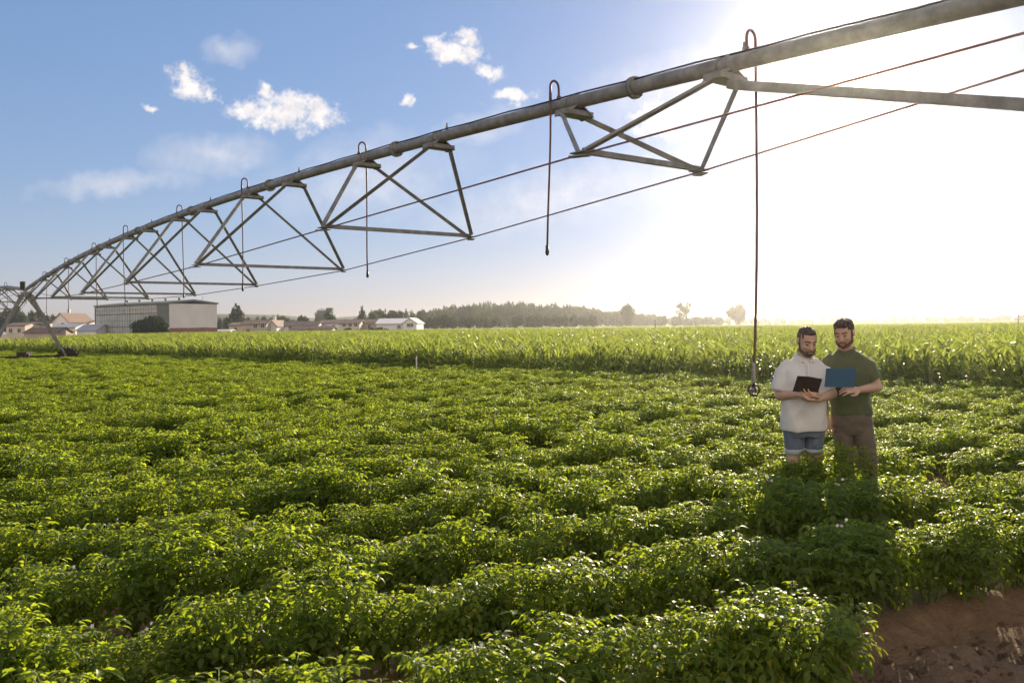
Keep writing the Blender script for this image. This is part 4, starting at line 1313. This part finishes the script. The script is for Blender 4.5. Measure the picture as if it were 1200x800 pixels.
def add_head(mb, H):
    R3 = H.to_3x3()
    def e(c, r): mb.ellipsoid(H @ V(c), r, R3, 24, 16)
    def cp(a, b, r1, r2): mb.capsule(H @ V(a), H @ V(b), r1, r2)
    e((0, .018, .035), (.077, .097, .086)); e((0, -.030, -.025), (.066, .070, .085)); e((0, -.046, -.083), (.046, .047, .036)); e((0, -.085, -.103), (.020, .016, .015))
    cp((0, -.094, .012), (0, -.120, -.030), .0085, .0135)
    for s in (-1, 1):
        e((s * .0115, -.110, -.036), (.0095, .011, .0085)); e((s * .038, -.070, -.028), (.024, .024, .024)); e((s * .080, .012, -.008), (.011, .021, .033)); e((s * .083, .018, .012), (.008, .012, .014))
        cp((s * .012, -.093, .024), (s * .050, -.078, .022), .0105, .008)
        e((s * .032, -.0835, .002), (.0145, .010, .0095))
        cp((s * .055, -.02, -.07), (s * .02, -.07, -.098), .022, .020)
    cp((-.019, -.101, -.066), (.019, -.101, -.066), .006, .006); cp((-.016, -.100, -.077), (.016, -.100, -.077), .0068, .0068)


def face_parts(H, par, hairy, seed):
    R3 = H.to_3x3()
    def E(mb, c, r): mb.ellipsoid(H @ V(c), r, R3, 24, 16)
    def C(mb, a, b, r1, r2): mb.capsule(H @ V(a), H @ V(b), r1, r2)
    mb = MB()
    if hairy:
        E(mb, (0, .028, .052), (.086, .098, .082)); E(mb, (0, -.045, .095), (.066, .048, .030)); E(mb, (.02, -.03, .105), (.055, .05, .03)); E(mb, (0, .075, .0), (.066, .045, .062))
        for s in (-1, 1): C(mb, (s * .074, -.006, .03), (s * .073, -.010, -.022), .010, .007)
    else:
        E(mb, (0, .026, .046), (.0800, .0950, .0795)); E(mb, (0, .070, .0), (.062, .042, .055)); E(mb, (0, -.025, .092), (.056, .05, .028))
        for s in (-1, 1): C(mb, (s * .071, -.004, .03), (s * .071, -.008, -.020), .0085, .006)
    remesh(mb, 'hair', M['hair'], par, .0045, 2, (.0055, (70, 70, 50), seed))
    mb = MB()
    E(mb, (0, -.044, -.090), (.052, .053, .037)); E(mb, (0, -.088, -.104), (.024, .018, .018))
    for s in (-1, 1):
        C(mb, (s * .071, -.008, -.022), (s * .062, -.030, -.070), .0075, .016); C(mb, (s * .060, -.030, -.072), (s * .030, -.075, -.092), .018, .018)
        C(mb, (s * .004, -.108, -.056), (s * .028, -.098, -.064), .0062, .0058); C(mb, (s * .028, -.098, -.064), (s * .030, -.090, -.088), .0062, .008)
    remesh(mb, 'beard', M['beard'], par, .004, 2, (.0022, (110, 110, 80), seed))
    mb = MB(); C(mb, (-.017, -.104, -.0745), (.017, -.104, -.0745), .0055, .0055); mb.build('lips', M['lips'], par, True)
    for s in (-1, 1):
        mb = MB()
        for a, b in (((.014, -.105, .030), (.034, -.099, .034)), ((.034, -.099, .034), (.052, -.084, .027))):
            C(mb, (s * a[0], a[1], a[2]), (s * b[0], b[1], b[2]), .0052, .0042)
        mb.build('eyebrow', M['hair'], par, True)
        mb = MB(); C(mb, (s * .021, -.0935, -.0035), (s * .043, -.0885, -.0035), .0028, .0024); mb.build('eyelash', M['hair'], par, True)
        mb = MB(); E(mb, (s * .032, -.0855, .0), (.011, .0090, .0068)); mb.build('eye', M['eye'], par, True)


# ---- heavier man in grey polo and denim shorts
p1 = empty('person', (2.62, 7.70, 0)); tag(p1, 'bearded man in a pale grey polo shirt and denim shorts holding an open dark notebook', 'person')
H1 = head_matrix((.020, -.060, 1.635), math.radians(2), math.radians(20), math.radians(2))
b = MB()
add_head(b, H1)
b.capsule((.005, .012, 1.42), (.017, -.028, 1.56), .066, .060)
b.loft([((0, 0, .80), .10, .09, 0), ((0, 0, .88), .155, .11, 0), ((0, -.012, 1.02), .168, .128, 0), ((0, -.012, 1.16), .165, .125, 0), ((0, -.005, 1.30), .178, .122, 0), ((0, .005, 1.39), .178, .105, 0), ((0, .010, 1.45), .115, .080, 0), ((.004, .012, 1.49), .06, .058, 0)])
rs_, re_, rw_ = V((-.168, .012, 1.372)), V((-.216, -.010, 1.150)), V((-.118, -.232, 1.178))
ls_, le_, lw_ = V((.176, .012, 1.372)), V((.245, -.045, 1.160)), V((.035, -.245, 1.132))
chain(b, [rs_, (rs_ + re_) / 2, re_], [.045, .047, .044]); chain(b, [re_, re_.lerp(rw_, .35), rw_], [.045, .044, .030])
chain(b, [ls_, (ls_ + le_) / 2, le_], [.045, .047, .044]); chain(b, [le_, le_.lerp(lw_, .35), lw_], [.045, .044, .030])
hand(b, rw_ + V((.012, -.012, .003)), (.93, -.30, .16), (-.2, -.75, .60), -1, (.22, .35, .3), .14, .2)
hand(b, lw_, (-.85, -.35, .28), (.05, -.55, -.83), 1, (.25, .4, .3), .10, .4)
for s in (-1, 1):
    chain(b, [V((s * .088, 0, .86)), V((s * .098, -.012, .50)), V((s * .100, .03, .09))], [.074, .054, .040])
    b.capsule((s * .100, -.005, .47), (s * .103, .035, .33), .052, .057)
    chain(b, [V((s * .100, .04, .06)), V((s * .115, -.13, .035))], [.042, .034])
remesh(b, 'body', M['skin'], p1, .0055, 3)
face_parts(H1, p1, False, 3.0)
b = MB()
b.loft([((0, -.004, .835), .196, .150, 0), ((0, -.006, .87), .198, .152, 0), ((0, -.012, 1.00), .192, .152, 0), ((0, -.018, 1.14), .188, .148, 0), ((0, -.012, 1.28), .196, .140, 0), ((0, .002, 1.375), .190, .118, 0), ((0, .006, 1.425), .160, .100, 0), ((0, .008, 1.455), .120, .086, 0), ((.003, .010, 1.485), .085, .072, 0), ((.004, .008, 1.50), .074, .066, 0)], 40)
for a_, c_ in ((rs_, re_), (ls_, le_)):
    d_ = (c_ - a_).normalized()
    b.tube([a_ + V((-d_.x * .3, 0, .02)) - d_ * .05, a_ + d_ * .03, a_ + d_ * .12, a_ + d_ * .185, a_ + d_ * .19], [.060, .074, .079, .080, .07], 20)
remesh(b, 'polo_shirt', M['grey_polo'], p1, .006, 4, (.010, (8, 8, 5), 2.0))
b = MB()
R1 = V((.006, -.010, 1.500))
for s in (-1, 1):
    b.capsule(R1 + V((s * .070, .035, .012)), R1 + V((s * .058, -.045, -.012)), .013, .014); b.capsule(R1 + V((s * .058, -.045, -.012)), R1 + V((s * .028, -.092, -.052)), .014, .009)
    b.capsule(R1 + V((s * .058, -.050, -.020)), R1 + V((s * .060, -.088, -.058)), .012, .006)
b.capsule(R1 + V((-.07, .035, .012)), R1 + V((.07, .035, .012)), .013, .013)
remesh(b, 'collar', M['grey_polo'], p1, .0045, 3)
b = MB(); b.beam((.004, -.132, 1.44), (.004, -.158, 1.31), .026, .006, (0, -1, 0)); b.build('placket', M['grey_polo'], p1)
b = MB()
b.loft([((0, 0, .78), .165, .125, 0), ((0, 0, .86), .180, .136, 0), ((0, 0, .95), .172, .13, 0)])
for s in (-1, 1): b.tube([V((s * .085, 0, .86)), V((s * .086, -.003, .72)), V((s * .087, -.006, .665)), V((s * .087, -.006, .662))], [.098, .086, .082, .07], 22)
remesh(b, 'shorts', M['denim'], p1, .006, 3, (.007, (11, 11, 8), 5.0))
for s in (-1, 1):
    b = MB(); b.tube([V((s * .087, -.006, .622)), V((s * .087, -.006, .626)), V((s * .087, -.006, .664)), V((s * .087, -.006, .668))], [.078, .086, .087, .080], 24); b.build('cuff', M['denim_cuff'], p1, True)
for s in (-1, 1):
    b = MB(); b.ellipsoid((s * .112, -.07, .045), (.050, .145, .052)); b.tube([V((s * .104, .035, .03)), V((s * .101, .035, .17))], [.056, .052], 14); remesh(b, 'shoe', M['shoe'], p1, .008, 2)

# ---- leaner man in green polo and long trousers
p2_ = empty('person', (3.0, 7.78, 0)); tag(p2_, 'dark haired bearded man in a green polo shirt and brown trousers holding a blue clipboard', 'person')
H2 = head_matrix((.004, -.055, 1.700), math.radians(-36), math.radians(16), math.radians(-4))
YW = math.radians(-24)
b = MB()
add_head(b, H2)
b.capsule((.052, .012, 1.49), (.022, -.022, 1.62), .064, .058)
b.loft([((.088, .012, .83), .10, .08, YW), ((.088, .012, .90), .146, .102, YW), ((.082, .008, 1.05), .150, .110, YW), ((.072, .004, 1.20), .155, .112, YW), ((.062, .002, 1.34), .172, .115, YW), ((.058, .004, 1.44), .175, .098, YW), ((.054, .008, 1.50), .105, .074, YW), ((.050, .010, 1.54), .058, .055, YW)])
rs2, re2, rw2 = V((-.100, .072, 1.425)), V((-.140, .105, 1.180)), V((-.137, .035, .945))
ls2, le2, lw2 = V((.212, -.058, 1.425)), V((.292, -.075, 1.212)), V((.050, -.272, 1.205))
chain(b, [rs2, (rs2 + re2) / 2, re2], [.042, .044, .041]); chain(b, [re2, re2.lerp(rw2, .35), rw2], [.042, .041, .029])
chain(b, [ls2, (ls2 + le2) / 2, le2], [.044, .046, .043]); chain(b, [le2, le2.lerp(lw2, .35), lw2], [.044, .043, .030])
hand(b, rw2, (.05, -.12, -1), (-.85, -.35, .0), -1, (.25, .35, .3), .10, .5)
hand(b, lw2 + V((-.01, -.006, 0)), (-.95, -.22, .06), (.0, -.62, .78), 1, (.18, .30, .25), .12, .1)
hips = [V((.005, .035, .885)), V((.165, -.020, .885))]; knees = [V((.036, .000, .49)), V((.222, -.045, .49))]; ank = [V((.055, .055, .09)), V((.292, .020, .09))]
for h_, k_, a_ in zip(hips, knees, ank):
    chain(b, [h_, k_, a_], [.066, .050, .040]); b.capsule(k_ + V((0, .01, -.04)), k_.lerp(a_, .4) + V((0, .015, 0)), .050, .054)
    chain(b, [a_ + V((0, .01, -.03)), a_ + V((-.03, -.16, -.055))], [.042, .034])
remesh(b, 'body', M['skin'], p2_, .0055, 3)
face_parts(H2, p2_, True, 8.0)
b = MB()
b.loft([((.088, .010, .965), .172, .132, YW), ((.087, .010, .985), .176, .134, YW), ((.082, .006, 1.08), .170, .132, YW), ((.072, .002, 1.22), .174, .132, YW), ((.062, .000, 1.35), .189, .132, YW), ((.058, .003, 1.425), .188, .112, YW), ((.056, .005, 1.475), .158, .096, YW), ((.054, .006, 1.51), .115, .084, YW), ((.051, .008, 1.540), .080, .070, YW), ((.050, .008, 1.555), .068, .062, YW)], 40)
for a_, c_ in ((rs2, re2), (ls2, le2)):
    d_ = (c_ - a_).normalized()
    b.tube([a_ - d_ * .055 + V((-d_.x * .3, 0, .01)), a_ + d_ * .03, a_ + d_ * .10, a_ + d_ * .150, a_ + d_ * .155], [.056, .070, .073, .072, .06], 20)
remesh(b, 'polo_shirt', M['green_polo'], p2_, .006, 4, (.010, (9, 9, 6), 7.0))
b = MB(); R2 = V((.046, -.004, 1.556)); Rz = Matrix.Rotation(YW, 3, 'Z')
for s in (-1, 1):
    b.capsule(R2 + Rz @ V((s * .066, .035, .012)), R2 + Rz @ V((s * .054, -.045, -.016)), .012, .013); b.capsule(R2 + Rz @ V((s * .054, -.045, -.016)), R2 + Rz @ V((s * .022, -.088, -.056)), .013, .008)
b.capsule(R2 + Rz @ V((-.066, .035, .012)), R2 + Rz @ V((.066, .035, .012)), .012, .012)
remesh(b, 'collar', M['green_polo'], p2_, .0045, 3)
b = MB()
b.loft([((.088, .012, .785), .125, .108, YW), ((.088, .012, .83), .165, .124, YW), ((.088, .012, .90), .174, .130, YW), ((.086, .010, 1.00), .158, .120, YW)])
for h_, k_, a_ in zip(hips, knees, ank):
    b.tube([h_, h_.lerp(k_, .35), k_, k_.lerp(a_, .5), a_ + V((0, 0, .0)), a_ + V((0, 0, -.03))], [.094, .090, .070, .064, .062, .06], 22)
remesh(b, 'trousers', M['chino'], p2_, .006, 3, (.008, (9, 9, 13), 4.0))
b = MB(); b.loft([((.087, .010, .975), .163, .125, YW), ((.087, .010, 1.005), .162, .124, YW)]); b.build('belt', M['shoe'], p2_, True)
for a_ in ank:
    b = MB(); b.ellipsoid(a_ + V((-.02, -.09, -.045)), (.048, .145, .050), Matrix.Rotation(-.2, 3, 'Z')); b.tube([a_ + V((0, .0, -.06)), a_ + V((0, 0, .05))], [.056, .052], 14); remesh(b, 'shoe', M['shoe'], p2_, .008, 2)

# ---- what they hold
nb = empty('notebook', (2.62 - .068, 7.70 - .290, 1.268)); tag(nb, 'open dark brown notebook in the hands of the man in the grey polo', 'notebook')
nb.rotation_euler = (math.radians(24), math.radians(8), math.radians(5))
for s in (-1, 1):
    b = MB(); b.box((s * .057, -.004 - .004 * 0, .0), (.112, .005, .152)); o = b.build('cover', M['notebook'], nb); o.rotation_euler = (0, 0, s * -.14)
    b = MB(); b.box((s * .056, .005, .0), (.104, .010, .143)); o = b.build('pages', M['paper'], nb); o.rotation_euler = (0, 0, s * -.14)
cb = empty('clipboard', (3.0 - .150, 7.78 - .355, 1.318)); tag(cb, 'blue clipboard held up by the man in the green polo', 'clipboard')
cb.rotation_euler = (math.radians(20), math.radians(1), math.radians(-7))
b = MB(); b.box((0, 0, 0), (.252, .0045, .178)); o = b.build('board', M['blue_board'], cb)
bv = o.modifiers.new('bevel', 'BEVEL'); bv.width = .0018; bv.segments = 2
b = MB(); b.box((0, .005, -.004), (.225, .004, .162)); b.build('paper_sheet', M['paper'], cb)
b = MB(); b.box((.112, .010, 0), (.022, .012, .09)); b.tube([V((.112, .014, -.03)), V((.112, .014, .03))], .007, 10); b.build('clip', M['steel'], cb)


# ------------------------------------------------------------------ air
hz_ = bpy.data.materials.new('haze_air'); hz_.use_nodes = True
hn, hl = hz_.node_tree.nodes, hz_.node_tree.links; hn.clear()
ho = hn.new('ShaderNodeOutputMaterial'); pv = hn.new('ShaderNodeVolumePrincipled')
pv.inputs['Color'].default_value = (.92, .93, .95, 1); pv.inputs['Density'].default_value = .00036; pv.inputs['Anisotropy'].default_value = .90
hl.new(pv.outputs[0], ho.inputs['Volume'])
mb = MB(); mb.box((0, 500, 8.4), (3400, 2600, 18.8)); 
tag(mb.build('haze', hz_), 'warm hazy air over the fields', 'haze', kind='stuff')

# ------------------------------------------------------------------ render settings
SC.render.engine = 'CYCLES'
cy = SC.cycles
cy.max_bounces = 6; cy.diffuse_bounces = 3; cy.glossy_bounces = 2; cy.transmission_bounces = 3; cy.volume_bounces = 0; cy.transparent_max_bounces = 6
cy.use_denoising = True; cy.denoiser = 'OPENIMAGEDENOISE'
cy.sample_clamp_indirect = 6.0
cy.caustics_reflective = False; cy.caustics_refractive = False
SC.view_settings.view_transform = 'Standard'; SC.view_settings.look = 'None'
SC.view_settings.exposure = 1.12; SC.view_settings.gamma = 1.0
SC.view_settings.use_curve_mapping = False
SC.render.film_transparent = False
